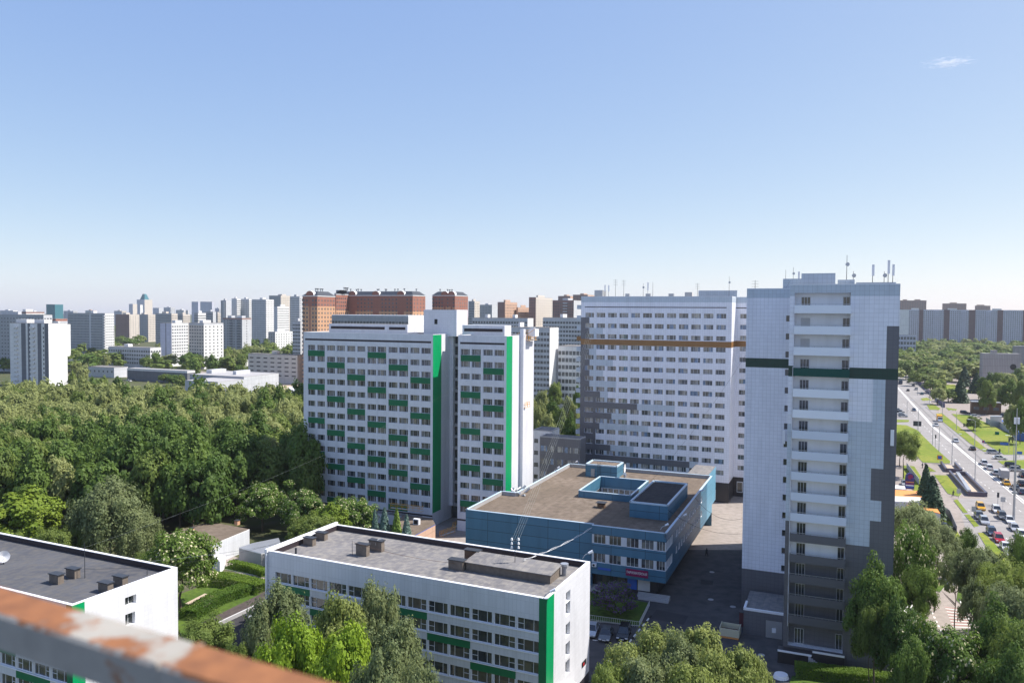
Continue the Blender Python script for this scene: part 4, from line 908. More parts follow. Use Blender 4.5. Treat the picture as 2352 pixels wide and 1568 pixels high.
hut('metal_shed', 'pale metal garage shed beside the small white building', 'shed', [(549, 1258), (580, 1248), (640, 1236), (650, 1262), (600, 1272)], 2.6, CONC, METAL)
hut('metal_shed', 'little white booth at the foot of the small white building', 'booth', [(486, 1282), (500, 1272), (518, 1278), (505, 1290)], 2.2, TRIMW, TRIMW)
r, c, w_ = hut('covered_walkway', 'long brown roofed low passage left of the white block', 'passage', [(465, 1430), (640, 1345), (645, 1362), (485, 1437)], 3.6, CONC, BROOF := ground_mat('dark_brown_felt_roof', (.075, .058, .052), (.095, .075, .066), (.06, .05, .045), .2))
r, c, w_ = hut('low_annex', 'flat dark roof strip with pipes below the brown passage', 'annex', [(478, 1452), (492, 1434), (650, 1360), (660, 1410), (560, 1500), (530, 1500)], 2.9, CONC, BITD)
m = MB(); a = P(566, 1425, 3.2); c_ = P(618, 1400, 3.2); m.tube(a + Vector((0, 0, .3)), c_ + Vector((0, 0, .3)), .28, METAL, 10)
for t_ in (0, .5, 1): p = a.lerp(c_, t_); m.tube(p, p + Vector((0, 0, .9)), .3, DKMET, 8)
m.build('pipework', r)
r, c, w_ = hut('cafe_pavilion', 'single storey pavilion with brown roof and blue fascia at the foot of the green tower', 'pavilion', [(905, 1206), (925, 1184), (992, 1190), (1000, 1205), (950, 1232), (925, 1232)], 4.0, FPK, BITB, coping=SIGNB)
m = MB(); p = P(957, 1203, 4.2)
m.box((p.x, p.y), E_, -.7, .7, -.4, .4, 4.153, 5.4, TRIMW); m.box((p.x, p.y), E_, -.5, .5, -.45, -.403, 4.3, 5.2, BLACK); m.build('air_unit', r)
hut('kiosk_row', 'orange roofed market kiosks right of the grey corner', 'kiosks', [(2052, 1125), (2110, 1128), (2150, 1165), (2160, 1180), (2060, 1155)], 3, CONCL, ORANGE, coping=ORANGE)
hut('market_shed', 'white corrugated shed roof between the orange kiosks', 'shed', [(2050, 1140), (2118, 1143), (2130, 1155), (2056, 1152)], 3.8, CONCL, CONCL)
hut('market_shed', 'white boxy kiosk at the foot of the tall price sign', 'kiosk', [(2050, 1114), (2078, 1117), (2080, 1124), (2050, 1122)], 3, CONCL, TRIMW)
hut('entrance_booth', 'dark blue roofed booth half hidden by the sunlit tree', 'booth', [(2065, 1376), (2106, 1381), (2120, 1412), (2070, 1408)], 3.0, TRIMW, CONCL)
hut('shelter', 'grey container office inside the fenced car lot', 'container', [CA(1205, 425), CA(1325, 425), CA(1325, 432), CA(1205, 432)], 5.0, METAL, METAL)
hut('lot_kiosk', 'grey shed at the right edge of the fenced car lot', 'shed', [CA(1515, 470), CA(1600, 480), CA(1600, 495), CA(1518, 490)], 5.0, METAL, TRIMW)
hut('blue_tent', 'blue tarpaulin roof in the fenced car lot', 'tent', [CA(1450, 560), CA(1580, 575), CA(1590, 610), CA(1470, 590)], 3.5, SIGNB, SIGNB)
hut('blue_tent', 'smaller blue awning beside the grey container office', 'tent', [CA(1325, 472), CA(1405, 474), CA(1405, 488), CA(1325, 486)], 2.5, CONCL, SIGNB)
m = MB(); pts = [P(*CA(x, y), 0) for x, y in ((1160, 500), (1200, 520), (1300, 545), (1390, 600), (1560, 680), (1700, 740))]
for p, q_ in zip(pts, pts[1:]):
    d = Vector((q_.x - p.x, q_.y - p.y)); l = d.length; d /= l; m.box((p.x, p.y), d, 0, l, -.06, .06, 0, 2.6, FG)
solo(m, 'fence', 'solid grey green fence round the car lot on the right', 'fence')

# ================================================================== TREES
def npmesh(name, V, nq, mats, mi=None):
    me = D.meshes.new(name); me.vertices.add(nq * 4); me.vertices.foreach_set('co', V.ravel()); me.loops.add(nq * 4); me.polygons.add(nq)
    me.loops.foreach_set('vertex_index', np.arange(nq * 4, dtype=np.int32)); me.polygons.foreach_set('loop_start', np.arange(0, nq * 4, 4, dtype=np.int32)); me.polygons.foreach_set('loop_total', np.full(nq, 4, dtype=np.int32))
    for m_ in mats: me.materials.append(m_)
    if mi is not None: me.polygons.foreach_set('material_index', mi.astype(np.int32))
    me.update(calc_edges=True); return me
def crown_arrays(seed, shape='round', nc=60, nl=60, leaf=.035, cr=.13, droop=0.0, zlo=.2, low=0.0):
    R = np.random.RandomState(seed)
    if shape == 'spruce':
        n = nc * nl; z = R.rand(n) ** .8; lay = 16; zz = (np.floor(z * lay) + R.rand(n) ** 1.6 * .8) / lay; r = (.5 * (1 - zz) ** .85 + .015) * (.45 + .55 * np.sqrt(R.rand(n))) * (1.0 - .35 * ((z * lay) % 1))
        a = R.rand(n) * 6.283; a = np.round(a * 4 + zz * 9) / 4 + R.randn(n) * .10 - zz * 2.2
        p = np.stack([r * np.cos(a), r * np.sin(a), .04 + .96 * zz - r * .16], 1); nrm = np.stack([np.cos(a) * .5, np.sin(a) * .5, np.ones(n)], 1) + R.randn(n, 3) * .35
    else:
        d = R.randn(nc, 3); d /= np.linalg.norm(d, axis=1)[:, None]
        if low == 0: d[:, 2] = np.where(d[:, 2] < -.55, -d[:, 2], d[:, 2])
        rad = .62 + .38 * R.rand(nc) ** .6; bump = 1 + .18 * np.sin(d[:, 0] * 5 + seed) * np.cos(d[:, 1] * 4 + seed * 2) + (.16 if nl > 150 else .10) * R.randn(nc)
        c = d * (rad * bump)[:, None] * .5 * (1 - cr)
        zc = (1 + zlo) / 2; zs = (1 - zlo)
        if shape == 'birch': c[:, :2] *= (1 - .12 * np.clip((c[:, 2] * 2 + .2), 0, 1) ** 1.5)[:, None]
        c[:, 2] = zc + c[:, 2] * zs
        k = R.randint(0, nc, nc * nl); u = R.randn(len(k), 3); u /= np.linalg.norm(u, axis=1)[:, None]
        rr = R.rand(len(k)) ** .4; sz = (.6 + .8 * R.rand(nc))[k]
        sc = np.stack([np.full(len(k), cr)] * 3, 1) * (rr * sz)[:, None]; sc[:, 2] *= .75
        p = c[k] + u * sc
        if droop: p[:, 2] -= droop * R.rand(len(k)) ** 1.5 * np.hypot(p[:, 0], p[:, 1]) * 2
        out = p - np.array([0, 0, zc]); out /= np.linalg.norm(out, axis=1)[:, None] + 1e-6
        nrm = u * .8 + out * .7 + np.array([0, 0, .5]) + R.randn(len(k), 3) * .45
        n = len(k)
    nrm /= np.linalg.norm(nrm, axis=1)[:, None]; t = np.cross(nrm, R.randn(n, 3)); t /= np.linalg.norm(t, axis=1)[:, None] + 1e-9
    if droop: t = t * .6 + np.array([0, 0, -.8]) * (1 if droop else 0); t -= nrm * (t * nrm).sum(1)[:, None]; t /= np.linalg.norm(t, axis=1)[:, None] + 1e-9
    b_ = np.cross(nrm, t); s = leaf * (.6 + .8 * R.rand(n))[:, None] * .5; ar = 1.5 if droop else 1.15
    V = np.stack([p - t * s * ar, p + b_ * s, p + t * s * ar, p - b_ * s], 1)
    return V, n
def trunk_mesh(name, mat, seed, r=.03, h=.8, limbs=5):
    R = random.Random(seed); m_ = MB(); pts = [Vector((0, 0, -.02))]
    for k in range(1, 5): pts.append(Vector((R.uniform(-.03, .03), R.uniform(-.03, .03), h * k / 4)))
    for k in range(4): m_.tube(pts[k], pts[k + 1], r * (1 - k * .2), mat, 7, r * (1 - (k + 1) * .2))
    for k in range(limbs):
        z = h * R.uniform(.35, .9); a = R.uniform(0, 6.28); q = Vector((math.cos(a) * R.uniform(.2, .36), math.sin(a) * R.uniform(.2, .36), z + R.uniform(.08, .22))); m_.tube((0, 0, z), q, r * .45, mat, 5, r * .12)
    o = m_.build(name, uv=False); COL.objects.unlink(o); me = o.data; D.objects.remove(o); return me
LM = dict(
    olive=leafmat('olive_birch_leaves', (.135, .155, .05), (.205, .225, .085)), dark=leafmat('dark_maple_leaves', (.042, .078, .015), (.10, .15, .03)), mid=leafmat('mid_green_leaves', (.065, .10, .02), (.14, .175, .04)),
    bright=leafmat('bright_lime_leaves', (.10, .17, .012), (.17, .23, .02), .35), yellow=leafmat('yellow_green_leaves', (.08, .125, .012), (.14, .18, .02), .3), chest=leafmat('chestnut_leaves', (.04, .085, .015), (.10, .15, .025)),
    blossom=leafmat('cream_blossom', (.38, .36, .22), (.5, .46, .3)), spruce=leafmat('blue_spruce_needles', (.045, .085, .07), (.11, .16, .13), .05), gspruce=leafmat('green_spruce_needles', (.06, .11, .015), (.13, .18, .03), .05),
    dspruce=leafmat('dark_spruce_needles', (.018, .04, .02), (.04, .07, .035), .05), grey=leafmat('grey_green_leaves', (.085, .11, .045), (.16, .185, .08)), lilac=leafmat('lilac_blossom', (.07, .035, .10), (.14, .09, .19)), hedge=leafmat('hedge_leaves', (.045, .09, .012), (.12, .18, .02)))
KIND = {}
def kind(nm, mats, variants, trunk=BARK, tr=.03, th=.8, flower=0.0, **kw):
    cm = []
    for s_ in variants:
        V, n = crown_arrays(s_, **kw); mi = None
        if flower: mi = (np.random.RandomState(s_).rand(n) < flower).astype(int)
        cm.append(npmesh(nm + '_crown', V, n, mats, mi))
    KIND[nm] = (cm, [trunk_mesh(nm + '_trunk', trunk, s_, tr, th) for s_ in variants])
kind('f_olive', [LM['olive']], [1, 2, 3, 4], nc=75, nl=100, leaf=.043, cr=.13, droop=.12, zlo=.08)
kind('f_dark', [LM['dark']], [5, 6, 7], nc=80, nl=100, leaf=.045, cr=.13, zlo=.06)
kind('f_mid', [LM['mid']], [8, 9, 10], nc=75, nl=100, leaf=.043, cr=.13, zlo=.06)
kind('far', [LM['mid']], [11, 12, 13], nc=40, nl=40, leaf=.085, cr=.18, zlo=.06)
kind('faro', [LM['olive']], [14, 15], nc=40, nl=40, leaf=.085, cr=.18, zlo=.06)
kind('fard', [LM['dark']], [16, 17], nc=40, nl=40, leaf=.085, cr=.18, zlo=.06)
LM['birchl'] = leafmat('sunny_birch_leaves', (.11, .14, .03), (.185, .21, .065))
kind('n_birch', [LM['birchl']], [21, 22, 23], BIRCHB, .014, .9, nc=150, nl=230, leaf=.023, cr=.11, shape='birch', droop=.2, zlo=.35)
kind('n_weep', [LM['grey']], [24, 25], BIRCHB, .016, .85, nc=140, nl=240, leaf=.021, cr=.10, droop=.45, zlo=.3)
kind('n_mid', [LM['mid']], [26, 27], BARK, .02, .75, nc=140, nl=210, leaf=.023, cr=.11, zlo=.28)
kind('n_dark', [LM['dark']], [28, 29], BARK, .022, .75, nc=140, nl=210, leaf=.024, cr=.11, zlo=.2)
kind('n_bright', [LM['bright']], [30, 31], BARK, .02, .7, nc=90, nl=260, leaf=.026, cr=.12, zlo=.5)
kind('n_yellow', [LM['yellow']], [32], BARK, .02, .7, nc=110, nl=120, leaf=.035, cr=.10, zlo=.1)
kind('n_grey', [LM['grey']], [33, 34], BARK, .02, .75, nc=130, nl=200, leaf=.023, cr=.11, zlo=.38)
kind('chestnut', [LM['chest'], LM['blossom']], [35, 36, 37], BARK, .022, .7, .10, nc=140, nl=170, leaf=.028, cr=.10, zlo=.12)
kind('spruce', [LM['spruce']], [38, 39], BARK, .02, .95, shape='spruce', nc=60, nl=90, leaf=.06)
kind('gspruce', [LM['gspruce']], [40], BARK, .02, .95, shape='spruce', nc=60, nl=90, leaf=.06)
kind('dspruce', [LM['dspruce']], [41, 42], BARK, .02, .95, shape='spruce', nc=60, nl=90, leaf=.065)
kind('thin', [LM['grey']], [43, 44], BARK, .018, .8, nc=55, nl=130, leaf=.026, cr=.10, zlo=.3)
cnt = [0]
def tree(x, y, wd, H, kd, name, label, group=None):
    cr, tk = KIND[kd]; i = cnt[0]; cnt[0] += 1
    o = thing(name, label, 'tree', (x, y, 0), group); o.scale = (wd, wd, H); o.rotation_euler[2] = rnd.uniform(0, 6.28)
    for nm, me in (('crown', cr[i % len(cr)]), ('trunk', tk[i % len(tk)])):
        c = D.objects.new(nm, me); COL.objects.link(c); c.parent = o
    return o
def tr(px, pyt, wpx, kd, name, label, H=None, Y=None, group=None):
    if Y is None: Y = (HC - H) * F / (pyt - hor(px))
    q = PY(px, pyt, Y); return tree(q.x, q.y, wpx * Y / F * 1.06, max(3, q.z), kd, name, label, group)
# the wood at left
pos = []
R_ = random.Random(3); yy = 174
while yy < 352:
    n = int((.72 * yy) / 7.6)
    for k in range(n):
        x = -.72 * yy + (k + R_.uniform(.1, .9)) * 7.6; y = yy + R_.uniform(-2.5, 2.5); u = x / y; px = 1176 + u * F
        if -60 < px < 703 and not (px > 500 and y < 186): pos.append((x, y, px))
    yy += 6.9
pos.sort(key=lambda p: p[1])
lbl = {'f_olive': 'pale olive crown deep in the dense wood left of the green panelled tower', 'f_dark': 'dark green broad crown in the dense wood left of the green panelled tower', 'f_mid': 'mid green crown in the dense wood left of the green panelled tower'}
rest = []
for i, (x, y, px) in enumerate(pos):
    z = R_.random(); front = y < 222
    if front and 175 < px < 590: kd = 'f_dark' if z < .75 else 'f_mid'
    elif front: kd = 'f_mid' if z < .55 else ('f_dark' if z < .8 else 'f_olive')
    elif y < 245: kd = 'f_olive' if z < .68 else ('f_dark' if z < .84 else 'f_mid')
    else: kd = 'f_olive' if z < .88 else ('f_mid' if z < .95 else 'f_dark')
    H = R_.uniform(15.5, 19.5) + (1.5 if kd == 'f_dark' else 0); wd = R_.uniform(8.5, 11.5) * (1.12 if kd == 'f_dark' else 1)
    zone = ('by the near edge', 'in the middle', 'toward the far side')[0 if y < 222 else (1 if y < 262 else 2)] + ', ' + ('left', 'centre', 'right')[0 if px < 235 else (1 if px < 470 else 2)] + ' part'
    if i < 290: tree(x, y, wd, H, kd, 'forest_tree', lbl[kd].replace('deep in', 'in').replace(' left of the green panelled tower', ' ' + zone), 'trees of the dense wood, ' + kd[2:] + ' kind')
    else: rest.append((x, y, wd, H, kd))
def mass(items, name, label, cat, leafs):
    Vs = []; ns = 0; mi = []; mats = [LM['olive'], LM['mid'], LM['dark']]; lib = [crown_arrays(50 + s_, nc=leafs[0], nl=leafs[1], leaf=leafs[2], cr=.18, zlo=.1) for s_ in range(5)]
    for i, (x, y, wd, H, kd) in enumerate(items):
        V, n = lib[i % 5]; a = i * 1.7; c, s_ = math.cos(a), math.sin(a); W_ = V.copy()
        W_[..., 0] = (V[..., 0] * c - V[..., 1] * s_) * wd + x; W_[..., 1] = (V[..., 0] * s_ + V[..., 1] * c) * wd + y; W_[..., 2] = V[..., 2] * H
        Vs.append(W_); ns += n; mi += [{'olive': 0, 'mid': 1, 'dark': 2}[kd.split('_')[-1]]] * n
    me = npmesh(name, np.concatenate(Vs), ns, mats, np.array(mi)); o = D.objects.new(name, me); COL.objects.link(o); prop(o, label, cat, None, 'stuff')
if rest: mass(rest, 'wood', 'far side of the dense wood below the white twin towers', 'wood', (36, 26, .09))
# distant greenery among the far blocks
far = []
for i in range(260):
    Y = R_.uniform(560, 1280); px = R_.uniform(2060, 2420); far.append(((px - 1176) / F * Y, Y, R_.uniform(12, 18), R_.uniform(9, 15), R_.choice(['f_olive', 'f_mid', 'f_mid'])))
for i in range(900):
    Y = 620 * (1 + 3.2 * R_.random() ** 1.6); px = R_.uniform(-60, 2420); far.append(((px - 1176) / F * Y, Y, R_.uniform(12, 22), R_.uniform(9, 15), R_.choice(['f_olive', 'f_mid', 'f_dark', 'f_mid'])))
mass(far, 'distant_trees', 'scattered far greenery between the blocks along the skyline', 'trees', (16, 14, .16))
# mid distance trees
ORDS = 'first second third fourth fifth sixth seventh eighth ninth tenth eleventh twelfth thirteenth fourteenth fifteenth sixteenth seventeenth eighteenth nineteenth twentieth twenty-first twenty-second twenty-third twenty-fourth twenty-fifth twenty-sixth twenty-seventh twenty-eighth twenty-ninth thirtieth thirty-first thirty-second thirty-third'.split()
def T_(nm, lab, kds, lst, cv, H=14, sc=1.0, grp=None):
    rank = {i: k for k, i in enumerate(sorted(range(len(lst)), key=lambda i: cv(lst[i][0], lst[i][1])[0]))}
    for i, (x, y, w_) in enumerate(lst):
        q = cv(x, y); tr(q[0], q[1], w_ * sc, kds[i % len(kds)], nm, lab + (', %s from the left' % ORDS[rank[i]] if len(lst) > 1 else ''), H=H + (i * 7 % 5) * .6, group=grp)
G4f = lambda x, y: (G4(x), G4y(y)); G3f = lambda x, y: (x * .14648, 660.4 + y * .14648)
T_('park_tree', 'leafy tree in the green belt behind the beige car park', ['far', 'faro', 'far', 'fard'], [(1590, 660, 280), (1450, 820, 200), (1750, 720, 200), (1900, 760, 200), (2010, 830, 200), (1250, 880, 200), (1130, 870, 160), (2040, 640, 120), (1380, 850, 180), (1600, 850, 220), (1820, 850, 200), (2130, 850, 160), (1700, 780, 240), (1150, 940, 160), (1320, 940, 180), (1500, 740, 200), (1880, 690, 160), (2120, 760, 140)], G4f, 15, .1587, 'trees behind the beige car park')
T_('park_tree', 'small dense tree in the row below the beige car park', ['far', 'fard', 'far'], [(1200 + 78 * k, 1105 + (k * 37 % 30), 110) for k in range(14)], G4f, 8, .1587, 'row of trees below the beige car park')
T_('park_tree', 'dark tree right in front of the twin white towers', ['fard'], [(540, 940, 250), (640, 1010, 160), (890, 965, 180), (80, 920, 120)], G4f, 15, .1587, 'dark trees before the twin white towers')
T_('park_tree', 'bushy tree between the white corner tower and twin towers', ['far', 'faro', 'fard'], [(1120, 1060, 170), (1250, 1050, 160), (1400, 1020, 200), (1550, 1015, 190), (1660, 1040, 150), (2150, 1050, 220), (2300, 1080, 200), (1290, 1220, 180), (2050, 790, 250), (1900, 760, 180), (2200, 750, 180), (60, 1090, 120), (1130, 1330, 140), (1300, 1370, 160), (1450, 1400, 180), (1620, 1400, 160), (1160, 1420, 140), (1840, 1380, 160), (1980, 740, 200), (1200, 1150, 150)], G3f, 11, .14648, 'trees between the white corner tower and the twin towers')
T_('park_tree', 'bush by the glass showroom behind the wood', ['far', 'fard'], [(200, 1240, 160), (330, 1250, 180), (450, 1270, 160), (960, 1290, 150)], G4f, 7, .1587, 'trees by the glass showroom')
G7f = lambda x, y: (1205.9 + x * .2563, 803.9 + y * .2563)
T_('park_tree', 'tree in the gap between green panelled and banded towers', ['f_mid', 'f_olive', 'f_dark', 'f_olive'], [(230, 130, 120), (370, 165, 150), (110, 130, 90), (350, 290, 120), (270, 290, 140), (150, 370, 140), (250, 450, 130), (390, 420, 120), (310, 540, 140), (200, 580, 140), (410, 590, 120), (130, 500, 130), (110, 260, 100), (450, 500, 100), (420, 690, 120), (250, 660, 120), (330, 60, 110), (330, -60, 130), (240, -90, 120), (400, -110, 120), (150, -40, 120), (460, -30, 100), (470, 350, 90), (60, 420, 100)], G7f, 14, .2563, 'trees between the two striped towers')
up_ = [(300, 745, 120), (370, 830, 150), (470, 800, 160), (520, 640, 200), (630, 650, 130), (590, 740, 120), (650, 850, 180), (720, 790, 150), (850, 710, 150), (960, 730, 110), (1040, 720, 110), (1110, 720, 110), (1200, 700, 150), (1330, 725, 180), (1490, 660, 200), (1060, 700, 140), (1260, 740, 150), (900, 820, 140), (560, 830, 150), (800, 760, 140), (290, 820, 120), (1420, 640, 150), (1560, 640, 150), (420, 720, 130), (330, 900, 140), (740, 690, 130), (1000, 790, 120)]
T_('roadside_tree', 'rounded tree far beyond the road, upper rows', ['far', 'faro', 'far', 'fard'], up_, CB, 13, .24, 'trees far beyond the road')
T_('roadside_tree', 'low rounded tree lining the far side of the road', ['far', 'faro', 'far'], [(280, 930, 110), (440, 950, 190), (620, 985, 150), (740, 900, 150), (740, 1010, 120), (520, 1030, 190), (600, 1090, 170), (660, 1165, 150), (770, 1175, 190), (1130, 1080, 110), (560, 960, 150), (680, 1080, 130), (410, 1010, 130)], CB, 8, .235, 'trees lining the far side of the road')
T_('roadside_tree', 'tall dense tree below the round windowed hall', ['f_dark', 'f_mid', 'f_olive'], [(1200, 1050, 200), (1300, 1040, 180), (1380, 1010, 220), (1500, 1005, 200), (1180, 1120, 160), (1290, 1130, 200), (1420, 1120, 200), (1540, 1120, 180), (1450, 1350, 170), (1530, 1330, 140)], CB, 15, .21966, 'dense trees below the round windowed hall')
T_('spruce', 'dark narrow spruce standing near the gatehouse across the road', ['dspruce'], [(870, 890, 180), (990, 875, 200), (900, 1060, 190), (1065, 1020, 180), (940, 950, 160), (1110, 900, 150)], CB, 13, .21966, 'dark spruces near the gatehouse')
tr(2237, 958, 32, 'f_mid', 'lawn_tree', 'small round tree alone on the lawn across the road', Y=345)
tr(2078, 990, 62, 'n_mid', 'roadside_tree', 'sunlit tree touching the dark grey corner beside the near lawn', Y=242)
tr(2068, 1000, 50, 'n_dark', 'roadside_tree', 'darker tree tucked behind the grey corner by the near lawn', Y=262)
tr(2128, 1066, 52, 'dspruce', 'spruce', 'taller dark spruce behind the orange kiosks', Y=206); tr(2142, 1092, 74, 'dspruce', 'spruce', 'broader dark spruce in front of its taller neighbour by the pavement', Y=194)
# near trees, right
for a in ((2100, 1162, 120, 'n_grey', 'olive grey broad tree under the orange kiosks', 150), (2150, 1200, 90, 'n_grey', 'soft grey green tree left of the pavement fence', 146), (2093, 1207, 88, 'chestnut', 'sunlit chestnut hugging the grey tower corner', 122), (2110, 1290, 70, 'n_dark', 'dark tree low under the sunlit chestnut', 119), (2220, 1220, 54, 'n_dark', 'small dark tree beside the pavement above the driveway', 148),
          (2150, 1240, 85, 'thin', 'thin open tree over the path left of the driveway', 132), (2197, 1268, 78, 'thin', 'airy tree with visible branches above the pink crossing', 124), (2260, 1262, 100, 'n_grey', 'grey green tree right of the airy tree', 122), (2305, 1290, 105, 'n_mid', 'fresh green tree near the parked white cars', 116), (2318, 1345, 120, 'n_grey', 'pale tree right of the driveway kerb', 104), (2344, 1238, 60, 'n_dark', 'dark tree cutting into the row of parked cars at the right edge', 124),
          (2016, 1302, 112, 'n_dark', 'tall dark tree in front of the dark tower corner', 103), (2000, 1375, 70, 'n_mid', 'greener tree at the foot of the balcony tower', 101), (2070, 1390, 110, 'n_dark', 'dark spreading tree left of the driveway', 98), (2120, 1425, 110, 'chestnut', 'chestnut beside the driveway with pale candles', 94), (2195, 1452, 150, 'chestnut', 'large blossoming chestnut at the bottom of the driveway', 89), (2095, 1480, 95, 'n_dark', 'dark tree at the bottom beside the clipped hedge', 88),
          (2300, 1400, 130, 'n_dark', 'deep green tree at the lower right edge', 92), (2350, 1440, 130, 'n_mid', 'tree filling the bottom right corner', 86), (2330, 1500, 150, 'n_dark', 'dark foliage lowest at the right corner', 80), (2240, 1330, 70, 'thin', 'small open tree by the pink crossing', 112), (2280, 1190 + 130, 80, 'n_mid', 'leafy tree between the driveway and the parked cars', 112)):
    tr(a[0], a[1], a[2], a[3], 'yard_tree', a[4], Y=a[5])
# birch clump, bottom centre
for a in ((1508, 1440, 141, 'n_birch', 'tallest birch of the sunlit clump at bottom centre', 91), (1604, 1448, 148, 'n_birch', 'second tall birch of the bottom centre clump', 90), (1430, 1482, 128, 'n_birch', 'left lower birch of the bottom centre clump', 88), (1560, 1475, 148, 'n_weep', 'soft grey green birch in the middle of the bottom clump', 86), (1693, 1500, 141, 'n_birch', 'lime tinged birch at the right end of the bottom clump', 85),
          (1640, 1500, 121, 'n_birch', 'small birch between the tall one and the lime tinged one', 84), (1480, 1510, 148, 'n_weep', 'low birch under the tallest birch at bottom centre', 82), (1400, 1530, 108, 'n_mid', 'leafy sapling at the left foot of the bottom clump', 82), (1730, 1520, 94, 'n_birch', 'last little birch beside the sunny pavement', 86), (1580, 1530, 162, 'n_birch', 'frontmost birch at the bottom centre', 78)):
    tr(a[0], a[1], a[2], a[3], 'birch', a[4], Y=a[5])
# near trees, left and before the white block
for a in ((52, 1128, 165, 'n_yellow', 'big yellow green tree above the left flat roof', 158), (250, 1112, 150, 'n_weep', 'weeping birch with hanging twigs left of the small white building', 152), (312, 1170, 90, 'n_weep', 'second weeping birch leaning at its right side', 150), (195, 1195, 70, 'n_mid', 'leafy tree low beside the weeping birch', 150), (602, 1113, 112, 'chestnut', 'round blossoming chestnut left of the green panelled tower', 178), (695, 1128, 98, 'chestnut', 'second blossoming chestnut, in front of the tower\'s left corner', 173),
          (802, 1146, 110, 'chestnut', 'third chestnut, just left of the blue spruces', 170), (712, 1185, 95, 'n_mid', 'low bright tree behind the white block\'s left roof end', 154), (760, 1160, 90, 'n_yellow', 'yellowish chestnut between the second and third chestnuts', 163), (415, 1222, 145, 'chestnut', 'chestnut over the playground by the small white building', 130), (470, 1425, 125, 'n_mid', 'fresh green tree right of the left block\'s wall', 104),
          (640, 1360, 152, 'n_weep', 'weeping birch covering the left end of the white block', 97), (865, 1338, 100, 'n_weep', 'slender tall birch rising above the second window row', 91), (786, 1372, 135, 'n_birch', 'full birch left of the slender tall birch', 89), (908, 1422, 152, 'n_weep', 'grey green birch right of the slender tall birch', 85), (680, 1438, 150, 'n_bright', 'glowing lime maple before the white block', 80), (790, 1468, 160, 'n_bright', 'second lime maple, lower and right of the first', 75),
          (600, 1400, 80, 'n_weep', 'small weeping birch over the pipework', 95), (880, 1512, 170, 'n_grey', 'olive rounded treetop at the bottom edge', 68), (965, 1530, 110, 'n_grey', 'olive treetop at the bottom edge under the windows', 67), (545, 1480, 60, 'n_mid', 'small tree between the passage and the rail', 92), (20, 1230, 60, 'n_mid', 'dark green tree behind the left roof edge', 138), (120, 1215, 80, 'n_mid', 'green tree behind the left flat roof', 145), (345, 1265, 70, 'n_mid', 'small leafy tree left of the playground chestnut', 140)):
    tr(a[0], a[1], a[2], a[3], 'yard_tree', a[4], Y=a[5])
for a in ((861, 1168, 36, 'spruce', 'leftmost slim blue spruce behind the white block', 160), (883, 1164, 52, 'spruce', 'widest blue spruce, second from left behind the white block', 159), (911, 1166, 46, 'gspruce', 'green spruce between the blue ones', 159), (934, 1180, 46, 'spruce', 'blue spruce nearest the blue edged pavilion', 158)):
    tr(a[0], a[1], a[2], a[3], 'spruce', a[4], Y=a[5])
# hedges and bushes
def leafbox(name, label, cat, pts, h, mats, n, leaf, flower=0, wd=1.4, round_=False, seed=0):
    R = np.random.RandomState(seed + len(pts) * 7); seg = [(Vector(p), Vector(q)) for p, q in zip(pts, pts[1:])]; tot = sum((q - p).length for p, q in seg); V = []
    for p, q in seg:
        L = (q - p).length; k = int(n * L / tot); d = (q - p) / L; s = Vector((-d.y, d.x, 0))
        a = R.rand(k) * L; face = R.rand(k); y = (R.rand(k) - .5) * wd; z = R.rand(k) * h
        side = face < .45; y = np.where(side, np.sign(y) * wd / 2, y) + R.randn(k) * .08; z = np.where(side, z, h) + R.randn(k) * .07
        c = np.outer(a, d) + np.array(p) + np.outer(y, s); c[:, 2] = np.maximum(z, .05) + (.12)
        nrm = np.where(side[:, None], np.outer(np.sign(y), s), np.array([0, 0, 1.])) + R.randn(k, 3) * .5; nrm /= np.linalg.norm(nrm, axis=1)[:, None]
        t = np.cross(nrm, R.randn(k, 3)); t /= np.linalg.norm(t, axis=1)[:, None]; b_ = np.cross(nrm, t); sz = leaf * (.6 + .8 * R.rand(k))[:, None]
        V.append(np.stack([c - t * sz, c + b_ * sz, c + t * sz, c - b_ * sz], 1))
    V = np.concatenate(V); mi = (R.rand(len(V)) < flower).astype(int)
    me = npmesh(name, V, len(V), mats, mi); o = D.objects.new(name, me); COL.objects.link(o); return prop(o, label, cat)
leafbox('hedge', 'clipped hedge in the sun at the foot of the balcony tower', 'hedge', [P(1826, 1550), P(1900, 1559), P(2010, 1572), P(2200, 1602)], 1.5, [LM['hedge']], 26000, .075, wd=2.2)
leafbox('hedge', 'low hedge across the playground lawn left of the white block', 'hedge', [P(432, 1425), P(500, 1385), P(600, 1352)], 1.6, [LM['hedge']], 12000, .09, wd=3)
leafbox('hedge', 'hedge along the upper side of the playground', 'hedge', [P(470, 1340), P(530, 1345), P(606, 1362)], 1.8, [LM['hedge']], 9000, .09, wd=3)
leafbox('hedge', 'short hedge beside the path near the metal sheds', 'hedge', [P(530, 1302), P(575, 1312), P(612, 1325)], 1.2, [LM['hedge']], 6000, .09, wd=1.6)
V, n = crown_arrays(77, nc=90, nl=130, leaf=.03, cr=.12, zlo=.02)
me = npmesh('lilac_crown', V, n, [LM['lilac'], LM['dark']], (np.random.RandomState(1).rand(n) < .45).astype(int))
for (px, pyb, wd, H, lab) in ((1412, 1412, 8.0, 5.8, 'big lilac bush in purple blossom below the pink sign'), (2106, 1475, 3.5, 3.4, 'pale lilac in bloom between the trees by the driveway')):
    p = P(px, pyb); o = thing('lilac_bush', lab, 'bush', p); o.scale = (wd, wd * .8, H); c = D.objects.new('blossom', me); COL.objects.link(c); c.parent = o; tk = D.objects.new('trunk', KIND['n_mid'][1][0]); COL.objects.link(tk); tk.parent = o

